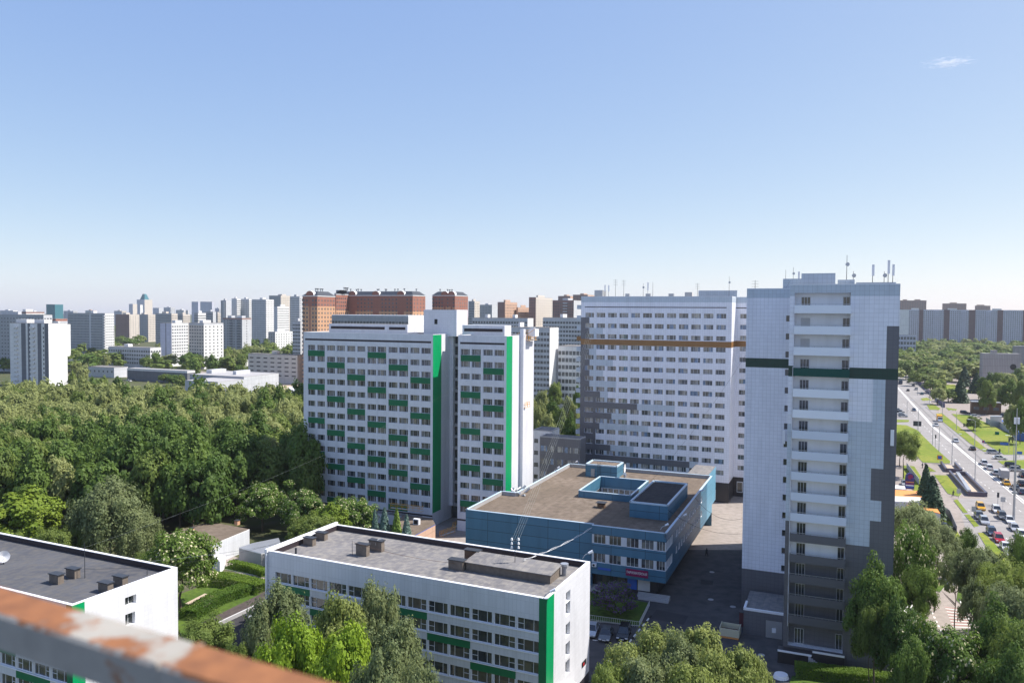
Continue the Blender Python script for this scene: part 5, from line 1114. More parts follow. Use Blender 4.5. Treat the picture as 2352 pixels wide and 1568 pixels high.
# ================================================================== CARS
CARC = {n: flat('paint_' + n, c, .22, .35, .02, spec=.6) for n, c in dict(white=(.72, .72, .73), silver=(.42, .44, .47), dark_blue=(.02, .04, .09), black=(.012, .013, .016), grey=(.11, .12, .13), red=(.42, .012, .03), yellow=(.75, .40, .01), teal=(.04, .14, .17), brown=(.16, .12, .11)).items()}
CGL = flat('car_glass', (.015, .02, .025), .06, 0, .05, spec=.9); HLM = flat('headlight_glass', (.75, .77, .8), .1); TLM = flat('tail_light_plastic', (.4, .01, .01), .3); RIM = flat('wheel_rim', (.4, .41, .42), .35, .7)
def car_proto(suv):
    r = D.objects.new('parked_car', None); COL.objects.link(r)
    L, W_, H = (4.6, 1.85, 1.68) if suv else (4.5, 1.78, 1.45); w2 = W_ / 2; h2 = L / 2; bl = .92 if suv else .82   # front at +x
    m_ = MB()
    prof = [(-h2, .32), (-h2, bl - .1), (-h2 + .12, bl), (h2 - 1.15, bl), (h2 - .15, bl - .18), (h2, bl - .32), (h2, .3)]
    n = len(prof); A_ = [(x, -w2 * (1 if i not in (0, 6) else .96), z) for i, (x, z) in enumerate(prof)]; B_ = [(x, -y, z) for x, y, z in A_]
    pm = CARC['white']
    m_.face(A_, pm); m_.face(B_[::-1], pm)
    for i in range(n): m_.face([A_[i], B_[i], B_[(i + 1) % n], A_[(i + 1) % n]][::-1], pm)
    cb = [(-h2 + (.1 if suv else .55), bl), (h2 - 1.2, bl), (h2 - 1.95, H - .04), (-h2 + (.45 if suv else 1.15), H)]; wi = w2 - .06; wt = w2 - .26
    c8 = [(cb[0][0], -wi, bl), (cb[1][0], -wi, bl), (cb[1][0], wi, bl), (cb[0][0], wi, bl), (cb[3][0], -wt, H), (cb[2][0], -wt, H), (cb[2][0], wt, H), (cb[3][0], wt, H)]
    rf = [Vector(p) for p in c8[4:]]; m_.face([p + Vector((0, 0, .012)) for p in rf], pm); m_.face([p - Vector((0, 0, .04)) for p in rf][::-1], pm)
    for i in range(4): a = rf[i]; b_ = rf[(i + 1) % 4]; m_.face([a - Vector((0, 0, .04)), b_ - Vector((0, 0, .04)), b_ + Vector((0, 0, .012)), a + Vector((0, 0, .012))], pm)
    for i in range(4): m_.tube(c8[i], c8[i + 4], .05, pm, 4)
    for y in (-1, 1): m_.tube(((cb[0][0] + cb[1][0]) / 2, y * wi, bl), ((cb[3][0] + cb[2][0]) / 2 - .05, y * wt, H), .045, pm, 4)
    bo = m_.build('body', r, uv=False, world=False)
    g_ = MB()
    for q_ in ((0, 1, 5, 4), (1, 2, 6, 5), (2, 3, 7, 6), (3, 0, 4, 7)): g_.face([c8[k] for k in q_], CGL)
    g_.build('windows', r, uv=False, world=False)
    for x in (-h2 + .85, h2 - .85):
        for y in (-1, 1):
            t_ = MB(); t_.tube((x, y * (w2 - .2), .33), (x, y * (w2 + .015), .33), .33, BLACK, 12); t_.tube((x, y * (w2 + .016), .33), (x, y * (w2 + .03), .33), .2, RIM, 8); t_.build('wheel', r, uv=False, world=False)
    for y in (-1, 1):
        t_ = MB(); t_.box((h2 - .06, y * (w2 - .28)), (1, 0), 0, .09, -.2, .2, bl - .35, bl - .2, HLM); t_.build('headlight', r, uv=False, world=False)
        t_ = MB(); t_.box((-h2 - .02, y * (w2 - .22)), (1, 0), 0, .05, -.16, .16, bl - .3, bl - .12, TLM); t_.build('tail_light', r, uv=False, world=False)
    t_ = MB(); t_.box((h2, 0), (1, 0), .003, .03, -.26, .26, .4, .5, TRIMW); t_.build('number_plate', r, uv=False, world=False)
    return r
PROTO = {'sedan': car_proto(False), 'suv': car_proto(True)}; used = set()
def car(px, py, kd, colr, ang, label, group='cars on and beside the wide road', sc=1.0):
    if kd not in used: o = PROTO[kd]; used.add(kd)
    else: o = copy_tree(PROTO[kd])
    p = P(px, py, .03); o.location = p; o.rotation_euler = (0, 0, ang); o.scale = (sc, sc, sc); prop(o, label, 'car', group)
    b_ = [c for c in o.children if c.name.startswith('body')][0]; b_.material_slots[0].link = 'OBJECT'; b_.material_slots[0].material = CARC[colr]
    return o
UP = math.atan2(N_[1], N_[0]); DNW = UP + math.pi; RT = math.atan2(E_[1], E_[0])
for x, y, kd, c, a, lab in (
    (345, 160, 'sedan', 'black', UP, 'small dark car alone on the far stretch of the road'), (430, 148, 'suv', 'silver', UP, 'silver car parked third along the far row of cars'), (490, 196, 'sedan', 'teal', UP, 'teal car parked nearest in the far row'), (400, 108, 'sedan', 'silver', UP, 'silver car parked second in the far row under the trees'), (345, 74, 'sedan', 'black', UP, 'dark car at the head of the far parked row'),
    (407, 366, 'sedan', 'dark_blue', DNW, 'dark blue car driving alone on the left lane'), (240, 366, 'sedan', 'silver', RT, 'silver car topmost beside the tower edge bay'), (262, 388, 'sedan', 'black', RT, 'black car second in the bay at the tower edge'), (278, 410, 'sedan', 'white', RT, 'white car third in the bay at the tower edge'), (292, 430, 'suv', 'silver', RT, 'silver car lowest in the bay at the tower edge'),
    (638, 526, 'sedan', 'silver', DNW, 'silver car just behind the small truck'), (845, 692, 'sedan', 'silver', DNW, 'lone silver car mid road'), (1020, 775, 'sedan', 'black', UP, 'lone black car mid road before the crossing'),
    (1240, 815, 'suv', 'silver', RT, 'silver estate car turning at the crossing by the lawn'), (1305, 872, 'sedan', 'white', RT, 'white car turning below the silver estate car'), (1135, 925, 'suv', 'white', UP, 'first white car of the queue by the centre line'), (1190, 975, 'suv', 'white', UP, 'second white car of the queue by the centre line'),
    (1258, 1032, 'suv', 'silver', UP, 'silver car in the queue ahead of the brown box truck'), (1370, 1137, 'sedan', 'yellow', UP, 'yellow taxi in the queue behind the box truck'), (1465, 1187, 'sedan', 'grey', UP, 'grey car in the queue after the yellow taxi'), (1532, 1230, 'sedan', 'dark_blue', UP, 'dark blue car last in the queue near the tall pole'),
    (1530, 1146, 'suv', 'black', UP, 'black car in the outer lane beside the tall pole'), (1435, 955, 'suv', 'black', RT, 'black car at the corner of the right lawn'), (1485, 998, 'suv', 'silver', RT, 'silver car below the black one at the right lawn corner'), (1548, 1058, 'suv', 'black', UP, 'black car cut by the right edge of the picture'),
    (940, 396, 'suv', 'black', RT, 'black off-roader entering past the gatehouse'), (1050, 430, 'sedan', 'white', RT, 'white car behind the round lawn tree'), (1210, 384, 'sedan', 'black', RT, 'dark car parked before the gatehouse'), (1360, 428, 'suv', 'grey', RT, 'grey car leftmost in the fenced lot'), (1420, 442, 'sedan', 'white', RT, 'white car in the middle of the fenced lot'), (1480, 446, 'suv', 'black', RT, 'dark car rightmost in the fenced lot'),
    (860, 238, 'sedan', 'silver', RT, 'silver car half hidden by the dark spruce'), (845, 172, 'suv', 'white', RT, 'white van like car behind the dark spruces'),
    (1102, 1392, 'suv', 'yellow', DNW, 'yellow taxi waiting in the near left lane'), (1270, 1424, 'suv', 'white', DNW, 'white car at the stop line in the second lane'), (1328, 1488, 'suv', 'grey', DNW, 'grey car second in the second lane'), (1405, 1530, 'sedan', 'white', DNW, 'white car third in the second lane'), (1088, 1488, 'suv', 'grey', DNW, 'dark grey car parked below the yellow taxi'), (1140, 1540, 'suv', 'silver', DNW, 'silver car parked close behind the dark grey one'),
    (310, 1142, 'sedan', 'silver', DNW, 'silver car parked left of the tall price sign')):
    q = CA(x, y + 6); car(q[0], q[1], kd, c, a, lab)
for x, y, kd, c, a, lab in ((1195, 250, 'sedan', 'silver', DNW, 'silver car fourth in the second lane'), (1258, 315, 'suv', 'white', DNW, 'white car with black roof by the right edge tree'), (1000, 288, 'suv', 'dark_blue', DNW, 'blue grey car parked ahead of the red one'), (1060, 345, 'suv', 'red', DNW, 'crimson hatchback in the near parked row'), (1120, 415, 'sedan', 'white', DNW, 'white saloon parked below the crimson hatchback'), (1168, 480, 'suv', 'white', DNW, 'white car under the right edge tree'), (598, 250, 'suv', 'black', RT, 'black off-roader parked by the fence under the spruces')):
    q = CC(x, y + 4); car(q[0], q[1], kd, c, a, lab)
for x, y, kd, c, lab in ((1360, 1453, 'sedan', 'silver', 'silver car leftmost of three beside the white block'), (1392, 1463, 'sedan', 'grey', 'grey car in the middle of three beside the white block'), (1433, 1461, 'suv', 'black', 'black off-roader rightmost of three beside the white block')):
    car(x, y, kd, c, DNW + .12, lab, 'cars parked by the striped kerb')
for k, (x, y, c) in enumerate(((296, 876, 'white'), (308, 874, 'grey'), (318, 873, 'red'), (327, 872, 'silver'), (262, 866, 'grey'))):
    car(x, y, 'sedan', c, RT, c + (' car leftmost, apart from the others outside the glass showroom' if k == 4 else ' car parked outside the glass showroom'), 'cars at the showroom')
def truck(px, py, ang, L, H, colr, name, label, cat='truck'):
    p = P(px, py, .03); r = thing(name, label, cat, p); r.rotation_euler = (0, 0, ang)
    m_ = MB(); m_.box((0, 0), (1, 0), -L / 2, L / 2 - 1.9, -1.1, 1.1, .9, H, colr); m_.build('cargo_box', r, world=False)
    m_ = MB(); m_.hexa([(x, y, .5) for x, y in ((L / 2 - 1.8, -1), (L / 2, -1), (L / 2, 1), (L / 2 - 1.8, 1))] + [(x, y, 2.3) for x, y in ((L / 2 - 1.8, -.95), (L / 2 - .5, -.95), (L / 2 - .5, .95), (L / 2 - 1.8, .95))], CARC['white']); m_.build('cab', r, world=False)
    m_ = MB(); m_.box((0, 0), (1, 0), L / 2 - .42, L / 2 - .12, -.9, .9, 1.45, 2.1, CGL); m_.build('windscreen', r, world=False)
    for x in (-L / 2 + 1, L / 2 - .9):
        for y in (-1, 1): m_ = MB(); m_.tube((x, y * .85, .42), (x, y * 1.12, .42), .42, BLACK, 12); m_.build('wheel', r, world=False)
    return r
q = CA(675, 482); truck(q[0], q[1], DNW, 6, 3.0, YEL, 'small_truck', 'small white cab truck with a yellow load box on the road')
q = CA(1340, 1085); truck(q[0], q[1], UP, 6.5, 3.2, CONC, 'box_truck', 'brown grey box truck in the queue by the centre line')
p = P(*CA(262, 90), .03); r = thing('bus', 'dark blue bus at the far end of the road beside the tower edge', 'bus', p); r.rotation_euler = (0, 0, UP)
m = MB(); m.box((0, 0), (1, 0), -6, 6, -1.25, 1.25, .4, 3.1, CARC['dark_blue']); m.build('body', r, world=False); m = MB(); m.box((0, 0), (1, 0), -5.8, 6.05, -1.28, 1.28, 1.5, 2.5, CGL); m.build('windows', r, world=False)
for x in (-4, 4):
    for y in (-1, 1): m = MB(); m.tube((x, y * 1.0, .48), (x, y * 1.3, .48), .48, BLACK, 12); m.build('wheel', r, world=False)

# ================================================================== STREET FURNITURE
def zat(px, py, base): return PY(px, py, base.y).z
def lamp(bx, by, ty, side, label, group='street lamps along the road'):
    p = P(bx, by, 0); H = max(5, min(14, zat(bx, ty, p))); r = thing('street_lamp', label, 'street lamp', p, group)
    m_ = MB(); m_.tube((0, 0, 0), (0, 0, H), .14, METAL, 6, .08); m_.build('pole', r, world=False)
    m_ = MB(); m_.path([(0, 0, H), (side * .8, 0, H + .5), (side * 2.2, 0, H + .7)], .05, METAL); m_.build('arm', r, world=False)
    m_ = MB(); m_.box((side * 2.1, 0), (side, 0), 0, .9, -.18, .18, H + .62, H + .8, TRIMW); m_.build('lamp_head', r, world=False); return r
for bx, by, ty, sd, lab in ((450, 575, 360, 1, 'lamp post with the dark road sign on it, by the upper lawn'), (600, 730, 495, 1, 'lamp post on the lower edge of the near lawn'), (803, 930, 635, 1, 'lamp post by the upper underpass entrance'), (1043, 1130, 800, 1, 'lamp post beside the long underpass wall'), (668, 800, 540, -1, 'lamp post on the near lawn with a dark box'), (703, 482, 260, -1, 'lamp post behind the small truck'), (850, 580, 385, -1, 'lamp post left of the walkers on the far path'), (1042, 742, 480, -1, 'lamp post below the round lawn tree'), (566, 330, 170, -1, 'lamp post at the small far lawn'), (333, 440, 275, 1, 'lamp post beside the bay at the tower edge'), (1448, 905, 650, -1, 'lamp post at the tip of the right lawn'), (445, 210, 90, -1, 'lamp post among the far parked cars')):
    q = CA(bx, by); t_ = CA(bx, ty); lamp(q[0], q[1], t_[1], sd, lab)
# big pole at the right
p = P(*CA(1450, 1520)); r = thing('mast', 'tall grey steel mast with white antennas at the right edge', 'mast', p); Hm = zat(*CA(1490, 345), p)
m = MB(); m.tube((0, 0, 0), (0, 0, Hm * .6), .3, METAL, 10, .2); m.tube((0, 0, Hm * .6), (0, 0, Hm), .16, METAL, 8, .07); m.build('pole', r, world=False)
for x in (-.4, .45): m = MB(); m.box((x, 0), (1, 0), -.2, .2, -.15, .15, Hm * .86, Hm * .86 + 1.6, TRIMW); m.build('antenna', r, world=False)
m = MB(); m.box((0, 0), (1, 0), -.55, .55, -.3, .3, Hm * .24, Hm * .24 + .5, METAL); m.build('cabinet', r, world=False)
def post_sign(bx, by, ty, w_, h_, mt, name, label, cat='sign', mt2=None):
    q = CA(bx, by); p = P(q[0], q[1]); H = max(2.2, zat(q[0], CA(bx, ty)[1], p)); r = thing(name, label, cat, p)
    m_ = MB(); m_.tube((0, 0, 0), (0, 0, H), .05, METAL, 5); m_.build('post', r, world=False)
    m_ = MB(); m_.box((0, 0), E_, -w_ / 2, w_ / 2, -.1, -.06, H - h_, H, mt); m_.build('panel', r, world=False)
    if mt2: m_ = MB(); m_.box((0, 0), E_, -w_ * .32, w_ * .32, -.13, -.105, H - h_ * .82, H - h_ * .18, mt2); m_.build('symbol', r, world=False)
post_sign(675, 925, 835, 1.7, 1.6, YEL, 'pedestrian_sign', 'blue crossing sign with yellow border by the underpass', mt2=SIGNB)
post_sign(440, 570, 480, 3.2, 2.2, DKMET, 'road_sign', 'big dark road sign seen from behind on the upper lawn edge')
post_sign(872, 1290, 1188, 1.0, 1.2, METAL, 'road_sign', 'grey sign on a thin post below the underpass wall'); post_sign(1030, 1500, 1370, 1.0, 1.3, METAL, 'road_sign', 'grey sign left of the waiting yellow taxi'); post_sign(1335, 1410, 1272, 1.1, 1.3, METAL, 'road_sign', 'grey sign above the white waiting car')
post_sign(1348, 790, 703, 2.6, 1.0, SIGNB, 'road_sign', 'small blue sign on the right lawn'); post_sign(1130, 785, 680, .9, .9, SIGNB, 'no_parking_sign', 'round sign on the far path before the crossing', mt2=RED); post_sign(1510, 860, 805, 1.6, 1.0, SIGNB, 'road_sign', 'blue sign low at the right edge lawn')
def tlight(bx, by, ty, label):
    q = CA(bx, by); p = P(q[0], q[1]); H = max(3, zat(q[0], CA(bx, ty)[1], p)); r = thing('traffic_light', label, 'traffic light', p)
    m_ = MB(); m_.tube((0, 0, 0), (0, 0, H), .08, METAL, 6); m_.build('post', r, world=False)
    m_ = MB(); m_.box((0, 0), E_, -.25, .25, -.3, .05, H - 1.3, H, DKMET); m_.build('signal_head', r, world=False)
tlight(630, 760, 622, 'traffic light on the near lawn'); tlight(1398, 820, 660, 'traffic light on the right lawn'); tlight(1283, 1360, 1225, 'traffic light seen from behind above the waiting cars'); tlight(1298, 905, 770, 'traffic light at the tip of the right lawn by the turning cars')
# price sign
p = P(*CA(360, 1215)); r = thing('price_sign', 'tall purple sign totem with an oval top beside the kiosks', 'sign', p); H = zat(*CA(365, 1030), p)
m = MB(); m.box((0, 0), E_, -1.2, 1.2, -.3, .3, .8, H - 1.2, PURP); m.build('board', r, world=False)
m = MB(); m.tube((0, -.35, H - .9), (0, .35, H - .9), 1.15, PURP, 20); m.tube((0, -.38, H - .9), (0, -.351, H - .9), .75, MAG, 20); m.build('oval_top', r, world=False)
for k, mt in enumerate((SIGNB, TRIMW, MAG, ORANGE)): m = MB(); m.box((0, 0), E_, -1.05, 1.05, -.34, -.303, 1.2 + k * (H - 3.2) / 4, 1.2 + (k + .6) * (H - 3.2) / 4, mt); m.build('price_panel', r, world=False)
for x in (-.9, .9): m = MB(); m.tube((E_[0] * x, E_[1] * x, 0), (E_[0] * x, E_[1] * x, .8), .08, METAL, 6); m.build('leg', r, world=False)
# underpass entrances
def underpass(pts, label, openi):
    w_ = [P(*CA(x, y)) for x, y in pts]; r = thing('underpass_entrance', label, 'underpass', w_[0]); 
    for i in range(len(w_)):
        if i == openi: continue
        a, b_ = w_[i], w_[(i + 1) % len(w_)]; d = Vector((b_.x - a.x, b_.y - a.y)); l = d.length; d /= l
        m_ = MB(); m_.box((a.x, a.y), d, -.15, l + .15, -.2, .2, 0, 1.1, UPW); m_.box((a.x, a.y), d, -.2, l + .2, -.28, .28, 1.103, 1.25, UPC); m_.build('wall', r)
    m_ = MB(); m_.face([(p.x, p.y, .05) for p in w_], SAND); m_.build('stair_floor', r)
    return r, w_
UPW = flat('dark_granite_wall', (.10, .08, .11), .5); UPC = flat('dark_granite_coping', (.06, .055, .09), .3)
underpass([(690, 935), (745, 1012), (905, 1022), (835, 945)], 'short dark walled pedestrian underpass entrance', 3)
r, w_ = underpass([(780, 1035), (975, 1262), (1165, 1272), (945, 1050), (860, 1040)], 'long dark walled pedestrian underpass entrance with ramp', 4)
a, b_ = P(*CA(862, 1042)), P(*CA(985, 1235)); d = Vector((b_.x - a.x, b_.y - a.y)); l = d.length; d /= l; m = MB(); m.box((a.x, a.y), d, 0, l, -.5, .5, .06, 1.0, METAL); m.build('ramp', r)
p = P(*CA(1275, 625)); r = thing('litter_bin', 'green waste container on the right lawn', 'bin', p); m = MB(); m.box((0, 0), E_, -.7, .7, -.5, .5, .1, 1.3, GREENP := flat('green_bin_paint', (.0, .16, .09), .5)); m.build('body', r, world=False); m = MB(); m.box((0, 0), E_, -.74, .74, -.55, .55, 1.303, 1.4, DKMET); m.build('lid', r, world=False)
# people
def person(px, py, shirt, trousers, label, lean=0, stride=.25):
    p = P(px, py, .03); r = D.objects.new('person', None); COL.objects.link(r); r.location = p; prop(r, label, 'person')
    J = [((0, 0, .95), .15), ((0, 0, 1.2), .15), ((lean * .3, 0, 1.42), .17), ((lean * .4, 0, 1.52), .065), ((lean * .45, 0, 1.66), .105), ((stride, .1, .5), .075), ((stride * 1.2 - .1, .1, .06), .05), ((stride * 1.2 + .1, .1, .03), .045), ((-stride, -.1, .5), .075), ((-stride * 1.5, -.1, .08), .05), ((-stride * 1.5 + .18, -.1, .03), .045),
         ((lean * .3 - .1, .25, 1.15), .045), ((lean * .3 + .05, .27, .88), .035), ((lean * .3 + .12, -.25, 1.15), .045), ((lean * .3 + .25, -.25, .92), .035), ((lean * .3, .18, 1.4), .06), ((lean * .3, -.18, 1.4), .06)]
    Ed = [(0, 1), (1, 2), (2, 3), (3, 4), (0, 5), (5, 6), (6, 7), (0, 8), (8, 9), (9, 10), (2, 15), (15, 11), (11, 12), (2, 16), (16, 13), (13, 14)]
    me = D.meshes.new('body'); me.from_pydata([j[0] for j in J], Ed, []); me.materials.append(shirt); o = D.objects.new('body', me); COL.objects.link(o); o.parent = r
    sk = o.modifiers.new('skin', 'SKIN'); me.skin_vertices
    for i, j in enumerate(J): me.skin_vertices[0].data[i].radius = (j[1], j[1])
    me.skin_vertices[0].data[0].use_root = True; s_ = o.modifiers.new('sub', 'SUBSURF'); s_.levels = 1; s_.render_levels = 1
    m_ = MB(); m_.tube((0, 0, .97), (stride * .95, .1, .5), .12, trousers, 8, .09); m_.tube((stride * .95, .1, .5), (stride * 1.15 - .08, .1, .12), .09, trousers, 8, .07); m_.tube((0, 0, .97), (-stride * .95, -.1, .5), .12, trousers, 8, .09); m_.tube((-stride * .95, -.1, .5), (-stride * 1.45, -.1, .14), .09, trousers, 8, .07); m_.build('trousers', r, world=False)
    m_ = MB(); m_.tube((lean * .45 - .02, 0, 1.68), (lean * .45 - .02, 0, 1.79), .115, BLACK, 8, .06); m_.build('hair', r, world=False); r.rotation_euler = (0, 0, rnd.uniform(0, 6)); return r
if not hasattr(bpy.types.Mesh, 'skin_vertices'): pass
SKD = flat('dark_cloth', (.03, .032, .04), .9); SKG = flat('grey_cloth', (.16, .16, .17), .9); SKW = flat('light_cloth', (.5, .48, .46), .9)
def person_safe(*a, **k):
    try: return person(*a, **k)
    except Exception as e: print('person', e)
for x, y, s_, t_, lab, le in ((495, 972, SKD, SKD, 'left person in dark clothes walking past the near lawn', 0), (523, 968, SKG, SKD, 'right person of the pair walking past the near lawn', 0), (816, 1268, SKD, SKD, 'person in black running on the pavement by the underpass', .5), (927, 540, SKD, SKD, 'left walker of the couple on the far path', 0), (938, 542, SKG, SKD, 'right walker of the couple on the far path', 0), (645, 302, SKD, SKD, 'person near the far purple fence', 0)):
    q = CA(x, y); person_safe(q[0], q[1], s_, t_, lab, lean=le, stride=.25 + le * .4)
person_safe(1623, 1277, SKD, SKD, 'person in dark clothes crossing the shaded yard behind the blue building')
# purple fence by the road, fences near lilac
def railing(name, label, pts, H, mt, step=1.0, solid=False):
    m_ = MB()
    for p, q_ in zip(pts, pts[1:]):
        d = Vector((q_.x - p.x, q_.y - p.y)); l = d.length; d /= l
        if solid: m_.box((p.x, p.y), d, 0, l, -.04, .04, .05, H, mt); continue
        for z in (H * .3, H): m_.tube((p.x, p.y, z), (q_.x, q_.y, z), .03, mt, 4)
        for k in range(int(l / step) + 1): x = p.x + d.x * k * step; y = p.y + d.y * k * step; m_.tube((x, y, .1), (x, y, H), .03, mt, 4)
    return solo(m_, name, label, 'fence')
railing('fence', 'dark purple fence behind the far parked cars', [P(*CA(x, y)) for x, y in ((400, 40), (500, 130), (640, 250), (730, 340))], 2.2, PURP, solid=True)
railing('fence', 'pale low railing round the lilac bush lawn', [P(1346, 1424), P(1468, 1441), P(1492, 1392)], 1.0, CONCL, .35)
railing('fence', 'dark green board fence along the pavement below the spruces', [P(*CA(650, 1400)), P(*CC(640, 150)), P(*CC(700, 290))], 1.9, FDG, solid=True)
railing('fence', 'grey fence behind the tall price sign', [P(*CA(330, 975)), P(*CA(460, 1150))], 2.0, FG, solid=True)
# skip container, generator, shutters near the balcony tower
def C4(x, y): return (1607.8 + x * .3042, 1091 + y * .3042)
p = P(*C4(220, 1232)); r = thing('skip', 'open cream framed waste skip in the shaded yard', 'skip', p); m = MB()
m.box((0, 0), E_, -1.5, 1.5, -.06, .06, .3, 1.5, CREAM := flat('cream_paint', (.55, .52, .38), .6)); m.box((0, 0), E_, -1.5, -1.42, .06, 2.6, .3, 1.6, CREAM); m.box((0, 0), E_, 1.42, 1.5, .06, 2.6, .3, 1.6, CREAM); m.box((0, 0), E_, -1.42, 1.42, 2.5, 2.6, .3, 1.5, CREAM); m.build('body', r, world=False)
m = MB(); m.box((0, 0), E_, -1.42, 1.42, .07, 2.49, .1, .7, WOODD); m.build('rubbish', r, world=False); m = MB(); m.box((0, 0), E_, -1.4, 1.4, -.04, 2.4, .02, .28, ORANGE); m.build('base', r, world=False)
p = P(*C4(557, 1230)); r = thing('generator_cabinet', 'pale metal equipment cabinet by the shaded tower wall', 'cabinet', p); m = MB(); m.box((0, 0), E_, -1.2, 1.2, 0, 1.8, 0, 2.7, METAL); m.build('body', r, world=False); m = MB(); m.box((0, 0), E_, -.3, .3, -.1, -.003, .9, 1.6, TRIMW); m.build('panel', r, world=False)
p = P(*C4(372, 1150)); r = thing('market_stall', 'dark red shuttered stand against the dark annex', 'stand', p); m = MB(); m.box((0, 0), E_, -1.6, 1.6, 0, .9, 0, 2.3, MAGD := flat('dusty_red_metal', (.12, .035, .05), .6)); m.build('body', r, world=False); m = MB(); m.box((0, 0), E_, -1.7, 1.7, -.2, 1, 2.303, 2.4, DKMET); m.build('roof', r, world=False)
p = P(*C4(450, 1175)); r = thing('noticeboard', 'metal framed board right of the dark red stand', 'board', p); m = MB(); m.box((0, 0), E_, -.9, .9, 0, .1, .7, 2.4, METAL); m.build('frame', r, world=False); m = MB(); m.box((0, 0), E_, -.8, .8, -.03, -.003, .8, 2.3, CONC); m.build('panel', r, world=False)
# manhole covers, white plastic table in the garden corner
for x, y in ((1165, 850), (1355, 912), (1600, 1326), (1175, 615)):
    q = C3(x, y); p = P(q[0], q[1], .03); m = MB(); m.tube(p, p + Vector((0, 0, .03)), .5, CONC, 14); solo(m, 'manhole_cover', 'pale manhole cover ' + {1165: 'in the middle of the shaded yard', 1355: 'near the dark annex corner', 1600: 'just above the sunny strip', 1175: 'in the upper shaded yard'}[x], 'manhole cover')
p = P(*C4(612, 1525), 0); r = thing('garden_table', 'round white garden ornament bed beside the hedge', 'flower bed', p); m = MB(); m.tube((0, 0, 0), (0, 0, .5), 1.1, TRIMW, 16, .9); m.build('rim', r, world=False)
# scaffold cradles
def cradle(pos, ang, label, L=6.0, grp='yellow work cradles'):
    m_ = MB()
    for y in (0, .7):
        for z in (0, .6, 1.1): m_.tube((0, y, z), (L, y, z), .04, YEL, 4)
        for k in range(int(L / 1.5) + 1): m_.tube((k * 1.5 * .99, y, 0), (k * 1.5 * .99, y, 1.1), .04, YEL, 4)
    for x in (0, L):
        for z in (0, .6, 1.1): m_.tube((x, 0, z), (x, .7, z), .04, YEL, 4)
    r_ = thing('work_cradle', label, 'cradle', pos, grp); r_.rotation_euler = (0, 0, ang); m_.build('cage', r_, world=False)
    f_ = MB(); f_.box((0, 0), (1, 0), 0, L, .02, .68, .02, .08, CONCL); f_.build('deck', r_, world=False); return r_
O1, z1, l1, la, lb = T1; S2_ = off(O1, E_, lb)
cradle((*off(S2_, N_, 11, E_, 1.0), z1 - 1.2), UP, 'yellow cradle hanging at the roof edge of the green panelled tower', 5.5)
cradle((*off(S2_, N_, 8.5, E_, 1.2), PY(1200, 940, 180).z), UP, 'small orange cradle halfway down the sunlit white wall', 3.2)
p = P(1015, 1232); cradle((p.x, p.y, .05), UP - .2, 'bright yellow cradle standing on the sunny ground between the buildings', 5)
p = P(1046, 1212); cradle((p.x, p.y, .05), UP, 'yellow frame leaning by the blue building\'s corner', 3)
cradle((*off(O1, E_, 27.5, None, -3.4), 4.3), RT, 'long rusty yellow cradle on the low brown roof', 8.5)
m = MB(); 
for k in range(3): a = off(S2_, N_, 9 + 3 * k); m.tube((*a, z1), (*off(a, E_, 2.2), z1 + 1.6), .06, YEL, 4); m.tube((*off(a, E_, -1.5), z1), (*off(a, E_, .2), z1 + 1.3), .06, YEL, 4)
solo(m, 'roof_hoist', 'yellow hoist arms above the hanging cradle', 'hoist')

# ================================================================== ROOF CLUTTER
def chimney(root, O_, x, y, z, L, W_, H, e=EW, n=NW, mt=None):
    m_ = MB(); m_.box(off(O_, e, 0), e, x, x + L, y, y + W_, z + .003, z + H, mt or CHB); m_.box(off(O_, e, 0), e, x - .12, x + L + .12, y - .12, y + W_ + .12, z + H + .003, z + H + .12, DKMET); m_.build('chimney', root)
CHB = flat('tarred_brick', (.17, .14, .115), .9, var=.4, scale=2)
for x, y, L, W_, H in ((-40.8, 6.5, 1.7, .8, 1.1), (-41, 9.5, 1.7, .8, 1.1), (-30.9, 5.9, 1.8, .8, 1.6), (-30.6, 8.6, 2.2, .8, 1.5)): chimney(Wr, FRW, x - .9, y, ZW, L, W_, H)
chimney(Wr, FRW, -17, 6.4, ZW, 2.2, 1.0, 1.3); chimney(Wr, FRW, -16.8, 10.6, ZW, 2.2, .9, 1.5, mt=WOODD)
m = MB(); O_ = FRW; z = ZW
m.box(O_, EW, -14.6, -2.4, 7.0, 10.6, z + .003, z + 1.15, CHB); m.hexa([(*off(O_, EW, x, NW, y), zz) for x, y, zz in ((-14.8, 6.7, z + 1.153), (-2.2, 6.7, z + 1.153), (-2.2, 10.9, z + 1.45), (-14.8, 10.9, z + 1.45), (-14.8, 6.7, z + 1.25), (-2.2, 6.7, z + 1.25), (-2.2, 10.9, z + 1.55), (-14.8, 10.9, z + 1.55))], BITU); m.build('roof_duct', Wr)
m = MB(); p = off(FRW, EW, -2.0, NW, 11); m.tube((*p, ZW), (*p, ZW + 1.3), .35, CONC, 10); m.tube((*p, ZW + 1.3), (*p, ZW + 1.6), .55, METAL, 10); m.build('vent_pipe', Wr)
m = MB(); p = off(FRW, EW, -39.8, NW, 2.6); m.tube((*p, ZW), (*p, ZW + .9), .15, DKMET, 8); m.build('vent_pipe', Wr)
for x, y, L, W_, H in ((-19.5, 7.5, 1.8, .8, 1.35), (-18.5, 4.5, 2, .8, 1.35), (-8.2, 4.3, 2.0, .8, 1.2), (-9.5, 2.3, 1.8, .8, 1.2)): pass
def LP(px, py): q_ = P(px, py, ZL); return q_.x, q_.y
for px, py in ((130, 1338), (168, 1325), (243, 1358), (277, 1343)):
    q_ = LP(px, py); chimney(Lr, q_, -.85, -.4, ZL, 1.7, .8, 1.15)
